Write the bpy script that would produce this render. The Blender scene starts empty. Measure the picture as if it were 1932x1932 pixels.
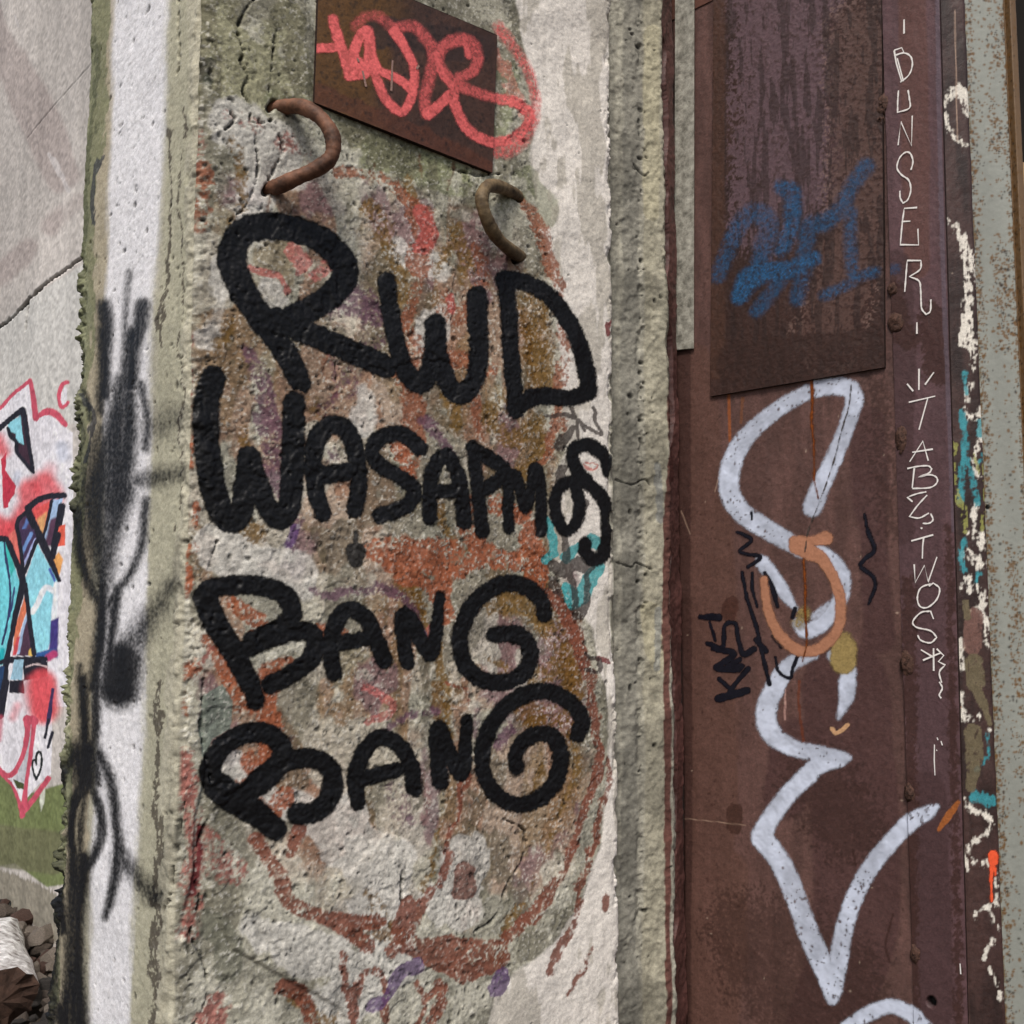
import bpy, math, random
import numpy as np

# ------------------------------------------------------------------ camera, sky, sun, exposure
scene = bpy.context.scene
PITCH = math.radians(5.0)
CAMZ = 1.5
cam_d = bpy.data.cameras.new("camera"); cam = bpy.data.objects.new("camera", cam_d)
scene.collection.objects.link(cam); scene.camera = cam
cam_d.sensor_width = 36; cam_d.lens = 36; cam_d.clip_start = 0.05; cam_d.clip_end = 500
cam.location = (0, 0, CAMZ); cam.rotation_euler = (math.radians(90) + PITCH, 0, 0)

world = bpy.data.worlds.new("World"); scene.world = world; world.use_nodes = True
wn = world.node_tree.nodes; wl = world.node_tree.links
bg = wn["Background"]; skyt = wn.new("ShaderNodeTexSky"); skyt.sky_type = 'NISHITA'; skyt.sun_disc = False
SUN_EL, SUN_AZ = math.radians(52), math.radians(-172)      # azimuth clockwise from +Y
skyt.sun_elevation = SUN_EL; skyt.sun_rotation = SUN_AZ; skyt.air_density = 1.0; skyt.dust_density = 4.0; skyt.ozone_density = 1.0
wl.new(skyt.outputs[0], bg.inputs[0]); bg.inputs[1].default_value = 0.085
sun_d = bpy.data.lights.new("sun", 'SUN'); sun = bpy.data.objects.new("sun", sun_d); scene.collection.objects.link(sun)
sun_d.energy = 1.75; sun_d.angle = math.radians(16); sun_d.color = (1.0, 0.96, 0.9)
from mathutils import Vector
sd = Vector((math.sin(SUN_AZ)*math.cos(SUN_EL), math.cos(SUN_AZ)*math.cos(SUN_EL), math.sin(SUN_EL)))
sun.rotation_euler = sd.to_track_quat('Z', 'Y').to_euler()
scene.view_settings.view_transform = 'Standard'; scene.view_settings.look = 'None'
scene.view_settings.gamma = 1; scene.view_settings.use_curve_mapping = False
scene.view_settings.exposure = 0.62

# ------------------------------------------------------------------ helpers
COL = scene.collection
CT, ST = math.cos(PITCH), math.sin(PITCH)
F = np.float32

def photo(P):                       # world -> photo measurement units (1932 across)
    x, y, z = P[..., 0], P[..., 1], P[..., 2] - CAMZ
    d = y*CT + z*ST
    return 966 + 1932*x/d, 966 - 1932*(z*CT - y*ST)/d

def ray(X, Y):
    u = (X - 966)/1932; v = -(Y - 966)/1932
    return np.array([u, CT - v*ST, ST + v*CT])

def on_plane(X, Y, p0, n):          # where the sight line through a measured point meets a surface
    r = ray(X, Y); c = np.array([0, 0, CAMZ])
    return c + r*(np.dot(np.array(p0) - c, n)/np.dot(r, n))

def lin(c):
    c = np.array(c, dtype=F)/255
    return np.where(c <= .04045, c/12.92, ((c + .055)/1.055)**2.4).astype(F)

def t(c, r, s):                     # tile measurement -> common units
    return [(644*c + float(a)/3, 644*r + float(b)/3) for a, b in (p.split(',') for p in s.split())]

def o(s):
    return [tuple(map(float, p.split(','))) for p in s.split()]

def smooth(pts, n=7):
    if len(pts) < 3: return [np.array(p, float) for p in pts]
    P = [np.array(p, float) for p in pts]; P = [2*P[0] - P[1]] + P + [2*P[-1] - P[-2]]
    out = []
    for i in range(1, len(P) - 2):
        for k in range(n):
            u = k/n
            out.append(.5*((2*P[i]) + (-P[i-1] + P[i+1])*u + (2*P[i-1] - 5*P[i] + 4*P[i+1] - P[i+2])*u*u + (-P[i-1] + 3*P[i] - 3*P[i+1] + P[i+2])*u**3))
    out.append(P[-2]); return out

def sstep(a, b, x):
    q = np.clip((x - a)/(b - a), 0, 1); return q*q*(3 - 2*q)

def vnoise(a, b, sa, sb, rng):
    fa = (a - a.min())*sa + rng.random()*3; fb = (b - b.min())*sb + rng.random()*3
    ia = np.floor(fa).astype(int); ib = np.floor(fb).astype(int)
    ta = fa - ia; tb = fb - ib; ta = ta*ta*(3 - 2*ta); tb = tb*tb*(3 - 2*tb)
    R = rng.random((ib.max() + 2, ia.max() + 2)).astype(F)
    r0 = R[ib]; r1 = R[ib + 1]; rr = r0 + (r1 - r0)*tb[:, None].astype(F)
    return rr[:, ia] + (rr[:, ia + 1] - rr[:, ia])*ta[None, :].astype(F)

def link(o_, parent=None):
    COL.objects.link(o_)
    if parent is not None: o_.parent = parent; o_.matrix_parent_inverse = parent.matrix_basis.inverted()
    return o_

def tag(o_, label=None, cat=None, group=None, kind=None):
    if label: o_['label'] = label
    if cat: o_['category'] = cat
    if group: o_['group'] = group
    if kind: o_['kind'] = kind
    return o_

def empty(name, loc, label, cat, group=None):
    e = bpy.data.objects.new(name, None); e.empty_display_size = .05; e.location = loc
    link(e); return tag(e, label, cat, group)

def grid_mesh(name, V, quads, mats, smooth_=True):
    me = bpy.data.meshes.new(name)
    V = np.ascontiguousarray(V, dtype=F); quads = np.ascontiguousarray(quads, dtype=np.int32)
    me.vertices.add(len(V)); me.vertices.foreach_set("co", V.ravel())
    me.loops.add(quads.size); me.loops.foreach_set("vertex_index", quads.ravel())
    me.polygons.add(len(quads)); me.polygons.foreach_set("loop_start", np.arange(0, quads.size, 4, dtype=np.int32))
    me.polygons.foreach_set("loop_total", np.full(len(quads), 4, dtype=np.int32))
    me.polygons.foreach_set("use_smooth", np.full(len(quads), smooth_, dtype=bool))
    me.materials.append(mats); me.update(calc_edges=True)
    return me

def pymesh(name, verts, faces, mat, parent=None, sm=False, origin=None):
    me = bpy.data.meshes.new(name); me.from_pydata([tuple(map(float, v)) for v in verts], [], faces); me.update()
    if mat: me.materials.append(mat)
    if sm: me.polygons.foreach_set("use_smooth", np.full(len(me.polygons), True, dtype=bool))
    ob = bpy.data.objects.new(name, me)
    return link(ob, parent)

def box(name, x0, x1, y0, y1, z0, z1, mat, parent=None):
    v = [(x, y, z) for z in (z0, z1) for y in (y0, y1) for x in (x0, x1)]
    f = [(0,2,3,1),(4,5,7,6),(0,1,5,4),(2,6,7,3),(0,4,6,2),(1,3,7,5)]
    return pymesh(name, v, f, mat, parent)

# ------------------------------------------------------------------ materials
def nt(name):
    m = bpy.data.materials.new(name); m.use_nodes = True
    return m, m.node_tree.nodes, m.node_tree.links, m.node_tree.nodes["Principled BSDF"]

def coated(name, grain_scale, grain, bump, rough, rough_var=.1, spec=.3, fine=1400.):
    """albedo from the surface's own pigment layer, broken up with procedural grain and relief"""
    m, N, L, B = nt(name)
    at = N.new("ShaderNodeAttribute"); at.attribute_name = "pigment"
    tc = N.new("ShaderNodeTexCoord")
    n1 = N.new("ShaderNodeTexNoise"); n1.inputs["Scale"].default_value = grain_scale; n1.inputs["Detail"].default_value = 5; n1.inputs["Roughness"].default_value = .7
    n2 = N.new("ShaderNodeTexNoise"); n2.inputs["Scale"].default_value = fine; n2.inputs["Detail"].default_value = 2
    L.new(tc.outputs["Object"], n1.inputs["Vector"]); L.new(tc.outputs["Object"], n2.inputs["Vector"])
    mr = N.new("ShaderNodeMapRange"); mr.inputs["From Min"].default_value = .3; mr.inputs["From Max"].default_value = .7
    mr.inputs["To Min"].default_value = 1 - grain; mr.inputs["To Max"].default_value = 1 + grain
    L.new(n1.outputs["Fac"], mr.inputs["Value"])
    mr2 = N.new("ShaderNodeMapRange"); mr2.inputs["From Min"].default_value = .3; mr2.inputs["From Max"].default_value = .7
    mr2.inputs["To Min"].default_value = 1 - grain*.6; mr2.inputs["To Max"].default_value = 1 + grain*.6
    L.new(n2.outputs["Fac"], mr2.inputs["Value"])
    mu = N.new("ShaderNodeMath"); mu.operation = 'MULTIPLY'; L.new(mr.outputs[0], mu.inputs[0]); L.new(mr2.outputs[0], mu.inputs[1])
    vm = N.new("ShaderNodeVectorMath"); vm.operation = 'SCALE'; L.new(at.outputs["Color"], vm.inputs[0]); L.new(mu.outputs[0], vm.inputs["Scale"])
    L.new(vm.outputs[0], B.inputs["Base Color"])
    rr = N.new("ShaderNodeMapRange"); rr.inputs["To Min"].default_value = rough - rough_var; rr.inputs["To Max"].default_value = rough + rough_var
    L.new(n1.outputs["Fac"], rr.inputs["Value"]); L.new(rr.outputs[0], B.inputs["Roughness"])
    B.inputs["Specular IOR Level"].default_value = spec
    bp = N.new("ShaderNodeBump"); bp.inputs["Strength"].default_value = bump; bp.inputs["Distance"].default_value = .001
    L.new(n1.outputs["Fac"], bp.inputs["Height"]); L.new(bp.outputs[0], B.inputs["Normal"])
    return m

def spray(name, rgb, rough=.55, var=.25, bump=.5, scale=350.):
    """thin coat of paint whose density comes from the stroke's own coverage"""
    m, N, L, B = nt(name)
    at = N.new("ShaderNodeAttribute"); at.attribute_name = "coverage"
    tc = N.new("ShaderNodeTexCoord")
    n1 = N.new("ShaderNodeTexNoise"); n1.inputs["Scale"].default_value = scale; n1.inputs["Detail"].default_value = 4
    L.new(tc.outputs["Object"], n1.inputs["Vector"])
    c = lin(rgb)
    rp = N.new("ShaderNodeValToRGB"); rp.color_ramp.elements[0].position = .3; rp.color_ramp.elements[1].position = .7
    rp.color_ramp.elements[0].color = (*[float(v)*(1 - var) for v in c], 1); rp.color_ramp.elements[1].color = (*[float(v)*(1 + var) for v in c], 1)
    L.new(n1.outputs["Fac"], rp.inputs[0]); L.new(rp.outputs[0], B.inputs["Base Color"])
    B.inputs["Roughness"].default_value = rough; B.inputs["Specular IOR Level"].default_value = .25
    bp = N.new("ShaderNodeBump"); bp.inputs["Strength"].default_value = bump; bp.inputs["Distance"].default_value = .001
    L.new(n1.outputs["Fac"], bp.inputs["Height"]); L.new(bp.outputs[0], B.inputs["Normal"])
    L.new(at.outputs["Fac"], B.inputs["Alpha"])
    return m

def plain(name, rgb, rough=.8, var=.35, scale=20., bump=.6, dist=.004, rgb2=None, detail=8, metal=0):
    m, N, L, B = nt(name)
    tc = N.new("ShaderNodeTexCoord"); n1 = N.new("ShaderNodeTexNoise"); n1.inputs["Scale"].default_value = scale; n1.inputs["Detail"].default_value = detail
    n1.inputs["Roughness"].default_value = .65
    L.new(tc.outputs["Object"], n1.inputs["Vector"])
    a = lin(rgb)*(1 - var); b = lin(rgb2 if rgb2 else rgb)*(1 + var)
    rp = N.new("ShaderNodeValToRGB"); rp.color_ramp.elements[0].position = .32; rp.color_ramp.elements[1].position = .68
    rp.color_ramp.elements[0].color = (*map(float, a), 1); rp.color_ramp.elements[1].color = (*map(float, np.minimum(b, .9)), 1)
    L.new(n1.outputs["Fac"], rp.inputs[0]); L.new(rp.outputs[0], B.inputs["Base Color"])
    B.inputs["Roughness"].default_value = rough; B.inputs["Metallic"].default_value = metal; B.inputs["Specular IOR Level"].default_value = .3
    bp = N.new("ShaderNodeBump"); bp.inputs["Strength"].default_value = bump; bp.inputs["Distance"].default_value = dist
    L.new(n1.outputs["Fac"], bp.inputs["Height"]); L.new(bp.outputs[0], B.inputs["Normal"])
    return m

M_conc = coated("weathered_concrete", 520, .22, .5, .88, .06, .2)
M_smooth = coated("smooth_concrete", 60, .12, .4, .85, .06, .2, 500)
M_steel = coated("rusty_painted_steel", 420, .22, .5, .55, .14, .35)
M_post = coated("speckled_painted_steel", 200, .06, .3, .5, .08, .35)

# ------------------------------------------------------------------ a finely gridded real surface with pigment layers
class Surf:
    def __init__(s, P, N, a, b, seed):
        s.P = P; s.N = N; s.a = a; s.b = b
        s.nz, s.ns = P.shape[:2]; s.rng = np.random.default_rng(seed)
        s.X, s.Y = photo(P); s.X = s.X.astype(F); s.Y = s.Y.astype(F)
        s.cx0 = s.X.min(0); s.cx1 = s.X.max(0); s.ry0 = s.Y.min(1); s.ry1 = s.Y.max(1)
        s.C = np.ones((s.nz, s.ns, 3), F)*.3; s.H = np.zeros((s.nz, s.ns), F)
        s.valid = np.ones((s.nz, s.ns), F)
    def noise(s, scale, octs=4, ratio=1., gain=.55):
        v = np.zeros((s.nz, s.ns), F); amp = 1.
        for k in range(octs):
            v += amp*vnoise(s.a, s.b, scale*2**k*ratio, scale*2**k, s.rng); amp *= gain
        v = (v - v.mean())/v.std(); return 1/(1 + np.exp(-1.7*v))
    def grain(s, k=1):
        g = s.rng.random((s.nz, s.ns)).astype(F)
        for _ in range(k):
            g = (g + np.roll(g, 1, 0) + np.roll(g, 1, 1) + np.roll(np.roll(g, 1, 0), 1, 1))/4
        g = (g - g.mean())/g.std(); return 1/(1 + np.exp(-1.7*g))
    def zero(s): return np.zeros((s.nz, s.ns), F)
    def sl(s, x0, x1, y0, y1):
        c = np.nonzero((s.cx1 >= x0) & (s.cx0 <= x1))[0]; r = np.nonzero((s.ry1 >= y0) & (s.ry0 <= y1))[0]
        if len(c) == 0 or len(r) == 0: return None
        return slice(r[0], r[-1] + 1), slice(c[0], c[-1] + 1)
    def stroke(s, M, pts, w, soft=3., k=1., curve=True, wob=0., warp=0.):
        if curve: pts = smooth(pts)
        n = len(pts); ws = np.interp(np.linspace(0, 1, n), np.linspace(0, 1, len(w)), w) if isinstance(w, (list, tuple, np.ndarray)) else np.full(n, float(w))
        if n == 1: pts = [pts[0], (pts[0][0] + .01, pts[0][1])]; ws = [ws[0], ws[0]]; n = 2
        for i in range(n - 1):
            (x0, y0), (x1, y1) = pts[i], pts[i+1]; r0, r1 = ws[i]/2, ws[i+1]/2; mr = max(r0, r1) + soft + 1 + warp
            q = s.sl(min(x0, x1) - mr, max(x0, x1) + mr, min(y0, y1) - mr, max(y0, y1) + mr)
            if q is None: continue
            X = s.X[q]; Y = s.Y[q]; dx, dy = x1 - x0, y1 - y0
            if warp: X = X + s.wx[q]*warp; Y = Y + s.wy[q]*warp
            u = np.clip(((X - x0)*dx + (Y - y0)*dy)/(dx*dx + dy*dy + 1e-9), 0, 1)
            d = np.hypot(X - x0 - u*dx, Y - y0 - u*dy) - (r0 + (r1 - r0)*u)
            if wob: d = d + s.wobn[q]*wob
            np.maximum(M[q], k*(1 - sstep(-soft/2, soft/2, d)), out=M[q])
        return M
    def poly(s, M, pts, soft=2., k=1.):
        pts = [np.array(p, float) for p in pts]
        xs = [p[0] for p in pts]; ys = [p[1] for p in pts]
        q = s.sl(min(xs) - soft - 1, max(xs) + soft + 1, min(ys) - soft - 1, max(ys) + soft + 1)
        if q is None: return M
        X = s.X[q]; Y = s.Y[q]; inside = np.zeros(X.shape, bool); dm = np.full(X.shape, 1e9, F)
        for i in range(len(pts)):
            (x0, y0), (x1, y1) = pts[i], pts[(i+1) % len(pts)]
            dx, dy = x1 - x0, y1 - y0
            u = np.clip(((X - x0)*dx + (Y - y0)*dy)/(dx*dx + dy*dy + 1e-9), 0, 1)
            dm = np.minimum(dm, np.hypot(X - x0 - u*dx, Y - y0 - u*dy))
            if dy != 0:
                c = ((y0 > Y) != (y1 > Y)) & (X < dx*(Y - y0)/dy + x0); inside ^= c
        d = np.where(inside, -dm, dm)
        np.maximum(M[q], k*(1 - sstep(-soft/2, soft/2, d)), out=M[q]); return M
    def lay(s, M, rgb, wear=0., n=None, a=1., soft=.25, rough_=0.):
        """one coat: mask M, eaten away by noise n"""
        if wear: al = sstep(0, soft, M - wear*n)*np.minimum(1, M*2.5)
        else: al = M
        al = (al*a)[..., None]; s.C = s.C*(1 - al) + lin(rgb)*al
        return al[..., 0]
    def tone(s, f): s.C = s.C*f[..., None]
    def spots(s, n, rmin, rmax, fn, pick=None):
        """n little round marks, fn(slice, falloff)"""
        i = s.rng.integers(4, s.nz - 4, n); j = s.rng.integers(4, s.ns - 4, n)
        rad = rmin + (rmax - rmin)*s.rng.random(n)**3
        for a_, b_, r in zip(i, j, rad):
            if pick is not None and s.rng.random() > pick[a_, b_]: continue
            R = int(r + 2); i0, i1, j0, j1 = max(0, a_ - R), a_ + R + 1, max(0, b_ - R), b_ + R + 1
            yy, xx = np.ogrid[i0:min(i1, s.nz), j0:min(j1, s.ns)]
            e = s.rng.uniform(.7, 1.3)
            d = np.hypot((yy - a_)*e, (xx - b_)/e); fn((slice(i0, i1), slice(j0, j1)), (1 - sstep(r - .9, r + .9, d)).astype(F))
    def pos(s, off=0.): return s.P + s.N*(s.H[..., None] + off)
    def build(s, name, mat, parent=None, origin=None):
        idx = np.arange(s.nz*s.ns).reshape(s.nz, s.ns)
        q = np.stack([idx[:-1, :-1], idx[:-1, 1:], idx[1:, 1:], idx[1:, :-1]], -1).reshape(-1, 4)
        me = grid_mesh(name, s.pos().reshape(-1, 3), q, mat)
        at = me.color_attributes.new("pigment", 'FLOAT_COLOR', 'POINT')
        c4 = np.ones((s.nz*s.ns, 4), F); c4[:, :3] = np.clip(s.C.reshape(-1, 3), .002, .9)
        at.data.foreach_set("color", c4.ravel())
        return link(bpy.data.objects.new(name, me), parent)
    def coat(s, name, M, mat, parent=None, off=.0005, thr=.03, label=None, gran=1., dens_var=.0):
        """a coat of spray paint as a thin skin that follows the relief under it"""
        if not hasattr(s, 'gs'): s.gs = s.grain(1); s.gd = s.noise(22, 4)
        M = np.clip(M, 0, 1); M = np.clip(M + (s.gs - .5)*3.2*gran*M*(1 - M), 0, 1)*(1 - dens_var*sstep(.45, .95, s.gd))
        f = (M[:-1, :-1] > thr) | (M[:-1, 1:] > thr) | (M[1:, 1:] > thr) | (M[1:, :-1] > thr)
        if not f.any(): return None
        idx = np.arange(s.nz*s.ns).reshape(s.nz, s.ns)
        q = np.stack([idx[:-1, :-1][f], idx[:-1, 1:][f], idx[1:, 1:][f], idx[1:, :-1][f]], -1)
        used, inv = np.unique(q, return_inverse=True)
        me = grid_mesh(name, s.pos(off).reshape(-1, 3)[used], inv.reshape(-1, 4), mat)
        at = me.attributes.new("coverage", 'FLOAT', 'POINT'); at.data.foreach_set("value", np.ascontiguousarray(np.clip(M, 0, 1).reshape(-1)[used], dtype=F))
        ob = link(bpy.data.objects.new(name, me), parent)
        if label: ob['label'] = label
        return ob

def path_surf(corners, radii, z0, z1, ds, dz, seed):
    """vertical surface over a plan outline with rounded corners; outward normal to the right of travel"""
    pts = [np.array(c, float) for c in corners]; out = [pts[0]]
    for i in range(1, len(pts) - 1):
        r = radii[i-1]; a = pts[i-1] - pts[i]; b = pts[i+1] - pts[i]; a /= np.linalg.norm(a); b /= np.linalg.norm(b)
        p, q = pts[i] + a*r, pts[i] + b*r
        for k in range(9):
            u = k/8; out.append((1-u)**2*p + 2*u*(1-u)*pts[i] + u*u*q)
    out.append(pts[-1]); out = np.array(out)
    seg = np.hypot(*np.diff(out, axis=0).T); s_ = np.concatenate([[0], np.cumsum(seg)])
    # column spacing: ds is a list of spacing per leg, here by nearest leg
    S = [0.]; legs = np.cumsum([0] + [np.linalg.norm(pts[i+1] - pts[i]) for i in range(len(pts) - 1)])
    while S[-1] < s_[-1]:
        leg = min(np.searchsorted(legs, S[-1]*legs[-1]/s_[-1], side='right') - 1, len(ds) - 1); S.append(S[-1] + ds[leg])
    S = np.array(S[:-1] + [s_[-1]])
    xy = np.stack([np.interp(S, s_, out[:, 0]), np.interp(S, s_, out[:, 1])], 1)
    tg = np.gradient(xy, axis=0); tg /= np.linalg.norm(tg, axis=1)[:, None]; nn = np.stack([tg[:, 1], -tg[:, 0]], 1)
    for _ in range(2): nn[1:-1] = (nn[:-2] + nn[1:-1]*2 + nn[2:])/4
    nn /= np.linalg.norm(nn, axis=1)[:, None]
    z = np.arange(z0, z1 + dz, dz)
    P = np.zeros((len(z), len(S), 3)); P[..., 0] = xy[:, 0]; P[..., 1] = xy[:, 1]; P[..., 2] = z[:, None]
    N = np.zeros_like(P); N[..., 0] = nn[:, 0]; N[..., 1] = nn[:, 1]
    return Surf(P, N, S, z, seed)

def quad_surf(c, n, ds, seed):
    """planar patch: corners TL TR BR BL (world), grid spacing ds"""
    TL, TR, BR, BL = [np.array(p) for p in c]
    w = np.linalg.norm(TR - TL); h = np.linalg.norm(BL - TL); ns = int(w/ds) + 2; nz = int(h/ds) + 2
    u = np.linspace(0, 1, ns)[None, :, None]; v = np.linspace(0, 1, nz)[::-1][:, None, None]
    P = (1-v)*((1-u)*TL + u*TR) + v*((1-u)*BL + u*BR); P = P[::1]
    N = np.broadcast_to(np.array(n, float), P.shape).copy()
    return Surf(P, N, np.linspace(0, w, ns), np.linspace(0, h, nz), seed)

# ------------------------------------------------------------------ plan of the place (metres)
E_ = (-.5130, 1.185); A_ = (-.306, .955); B_ = (.1276, 1.276)
nA = np.array([.321, -.4336]); nA /= np.linalg.norm(nA); nMain = np.array([nA[0], nA[1], 0.])
ZLO, ZHI = .93, 2.33

# ================================================================== CONCRETE PILLAR
pillar = empty("concrete_pillar", (-.2, 1.3, 0), "crumbling concrete pillar covered in black sprayed words and faded rust coloured paint", "pillar")
S = path_surf([(-.455, 1.29), E_, A_, B_, (.128, 1.345)], [.012, .016, .007], ZLO, ZHI, [.004, .0021, .00135, .003], .00135, 11)
S.wobn = (S.noise(160, 3) - .5)*2
S.wx = (S.noise(28, 4) - .5)*2; S.wy = (S.noise(24, 4) - .5)*2; S.warp = 8.
big = S.noise(7, 5); mid = S.noise(32, 4); fin = S.noise(170, 3, gain=.7); fin2 = S.noise(380, 2)
gr = S.grain(1); gr2 = S.grain(2)
er = .30*mid + .28*fin + .24*fin2 + .18*gr; er = np.clip((er - .5)*1.5 + .5, 0, 1); streak = S.noise(10, 4, 6.0)
X, Y = S.X, S.Y
# side lengths
ia = int(np.argmin(np.hypot(S.P[0, :, 0] - A_[0], S.P[0, :, 1] - A_[1])))
ie = int(np.argmin(np.hypot(S.P[0, :, 0] - E_[0], S.P[0, :, 1] - E_[1])))
ib = int(np.argmin(np.hypot(S.P[0, :, 0] - B_[0], S.P[0, :, 1] - B_[1])))
cols = np.arange(S.ns)[None, :]
front = ((cols >= ia) & (cols <= ib)).astype(F)*np.ones((S.nz, 1), F); side = ((cols < ia)).astype(F)*np.ones((S.nz, 1), F)
# ---- base concrete
S.C[:] = lin((154, 151, 136)); 
S.tone(.78 + .45*mid)
def L(strokes, wear=.0, n=None, rgb=(0, 0, 0), a=1., soft=6., al=.3, surf=None, dom=None):
    s = surf or S; M = s.zero()
    for st in strokes:
        p, w = st[0], st[1]; k = st[2] if len(st) > 2 else 1.
        s.stroke(M, p, w, soft, k, warp=getattr(s, 'warp', 0.))
    if dom is not None: M *= dom
    return s.lay(M, rgb, wear, n, a, al)
# smooth whitish render on the right edge of the front
M = S.zero()
S.poly(M, o("950,-80 985,60 1010,160 1000,300 1015,420 1045,520 1062,700 1068,850 1040,930 1030,1010 1060,1100 1120,1180 1138,1300 1148,1450 1130,1600 1085,1720 1010,1810 930,1860 900,2020 1200,2020 1200,-80"), 26)
white = sstep(.25, .75, M + (mid - .5)*.5)*front; S.lay(white, (228, 222, 213), 0)
S.tone(1 - .10*white*sstep(.45, .9, big))
# olive grey plaster top left
M = S.zero(); S.poly(M, o("340,-80 600,-80 600,190 520,215 470,250 430,190 350,200"), 30)
S.poly(M, o("590,190 930,330 1000,380 960,470 880,360 700,320 640,260"), 40)
olive = M*front; S.lay(olive, (143, 141, 112), .0, None, .8)
L([(o("360,60 372,120"), 26), (o("395,120 385,150"), 20), (o("540,210 530,260"), 20)], .6, fin, (60, 62, 52), dom=front)
# green algae
algae = L([(o("700,290 820,320 900,350"), 60), (o("960,130 950,200"), 50), (o("990,340 1030,400"), 60), (o("520,190 620,260"), 40), (o("760,30 700,10"), 30), (o("940,220 935,260"), 50)], .75, mid, (124, 130, 96), .6, dom=front, soft=30)
# warm pink wash over the lower half
L([(o("620,1000 700,1050 850,1230"), 260, .8), (o("600,1500 780,1450 900,1550"), 300, .7), (o("1000,1600 1050,1300"), 160, .6), (o("820,700 900,900"), 240, .8), (o("760,420 740,600"), 200, .7)], .7, big, (165, 132, 112), .55, dom=front, soft=90)
cen = S.zero(); S.poly(cen, o("400,330 700,330 980,420 1050,560 1060,900 1100,1200 1110,1500 960,1760 600,1740 470,1600 380,1350 350,1000 360,600"), 90); cen *= front
S.lay(cen*sstep(.25, .75, S.noise(9, 5, 2.4)), (140, 100, 76), .4, er, .7, .9)
S.lay(cen*sstep(.45, .85, S.noise(11, 5, 2.2)), (116, 96, 62), .35, er, .55, .9)
S.lay(cen*sstep(.62, .9, S.noise(8, 5, 1.5)), (120, 92, 104), .45, er, .6, .6)
S.lay(front*(1 - white)*sstep(.5, .85, S.noise(13, 5)), (190, 187, 172), .4, er, .65, .6)
S.lay(front*(1 - white)*sstep(.55, .85, S.noise(10, 5, 1.6)), (92, 88, 72), .4, er, .6, .6)
S.lay(white*sstep(.5, .9, S.noise(9, 4, 4.)), (170, 164, 150), .3, er, .6, .6)
# white efflorescence
L([(o("420,230 500,300 470,420"), 90), (o("700,1640 740,1800 650,1880"), 110), (o("640,1560 720,1640"), 120), (o("480,1750 600,1800 720,1830"), 80), (o("840,600 800,640"), 60), (o("500,540 520,580"), 60), (o("700,760 690,800"), 60), (o("760,470 830,520"), 50), (o("880,1620 850,1700"), 100), (o("430,1450 620,1560"), 60), (o("400,1030 560,1090"), 80), (o("430,500 390,640"), 50), (o("520,260 560,330"), 60)], .85, mid, (200, 197, 190), .7, dom=front, soft=40)
# faded paint: ochre / olive
L([(o("430,270 452,300 450,400"), 26), (o("445,385 425,420"), 22), (o("700,400 740,470 760,560"), 46), (o("770,340 790,380"), 30), (o("870,430 880,520"), 34), (o("850,470 820,520"), 24),
   (o("1000,580 1020,650 1030,730"), 58), (o("975,740 930,780 960,830 1020,800 1010,880 980,900"), 42), (o("850,740 860,800"), 34), (o("455,800 470,850"), 30, .9), (o("455,980 480,1000"), 40), (o("440,1140 460,1170"), 30),
   (o("830,960 840,1000 880,1040"), 26), (o("780,1110 800,1150 840,1260 850,1330 835,1450"), 24), (o("930,1140 1000,1150 1060,1230"), 46), (o("1010,1270 1070,1260 1080,1330"), 50), (o("905,1240 950,1260 930,1290"), 18), (o("1000,1370 1050,1350 1080,1440 1050,1530 1020,1610 1000,1680 960,1740 930,1800"), [40, 30, 18, 14, 12, 12, 20, 40]),
   (o("830,1560 815,1620 800,1680"), 12), (o("700,1690 740,1730"), 40, .8), (o("440,600 415,640"), 26), (o("1000,1040 1010,1100"), 30), (o("640,780 600,760"), 40, .7), (o("560,1880 620,1932"), 40, .8), (o("1025,1430 1010,1510"), 12)], 1.1, er, (118, 90, 46), .85, dom=front, soft=22, al=.6)
# golden brown in the G
L([(o("1010,1100 1075,1160 1085,1290"), 50), (o("990,1340 1060,1380"), 50), (o("760,1110 790,1150"), 40), (o("830,1290 835,1420"), 26), (o("870,1290 872,1330"), 26), (o("990,600 1000,740"), 20), (o("690,1740 760,1760"), 40)], 1.1, er, (104, 72, 26), .8, dom=front, soft=20, al=.6)
# faded paint: rust orange
R1 = [(o("378,310 385,370 380,430"), 34), (o("640,318 700,325 750,360 790,400 805,430 795,480 785,520"), [30, 26, 30, 60, 60, 44, 40]), (o("785,520 772,600 775,660"), 30), (o("770,640 782,760 778,900"), [60, 40, 34]),
      (o("905,470 908,540 895,590 860,600 840,560"), 34), (o("905,590 840,585"), 30), (o("985,385 1015,430 1045,500 1058,560"), 26), (o("1058,560 1066,640 1060,760 1050,830 1030,880"), 20), (o("770,660 900,690 930,700"), 36), (o("905,700 906,830"), 20),
      (o("740,690 770,720"), 34), (o("640,660 600,690 640,740"), 24, .6)]
L(R1, 1.1, er, (144, 88, 64), .85, dom=front, soft=15, al=.55)
L([(o("800,400 820,440 800,470"), 30), (o("850,560 860,590"), 16)], .5, mid, (172, 84, 78), .8, dom=front, soft=10)
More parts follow.
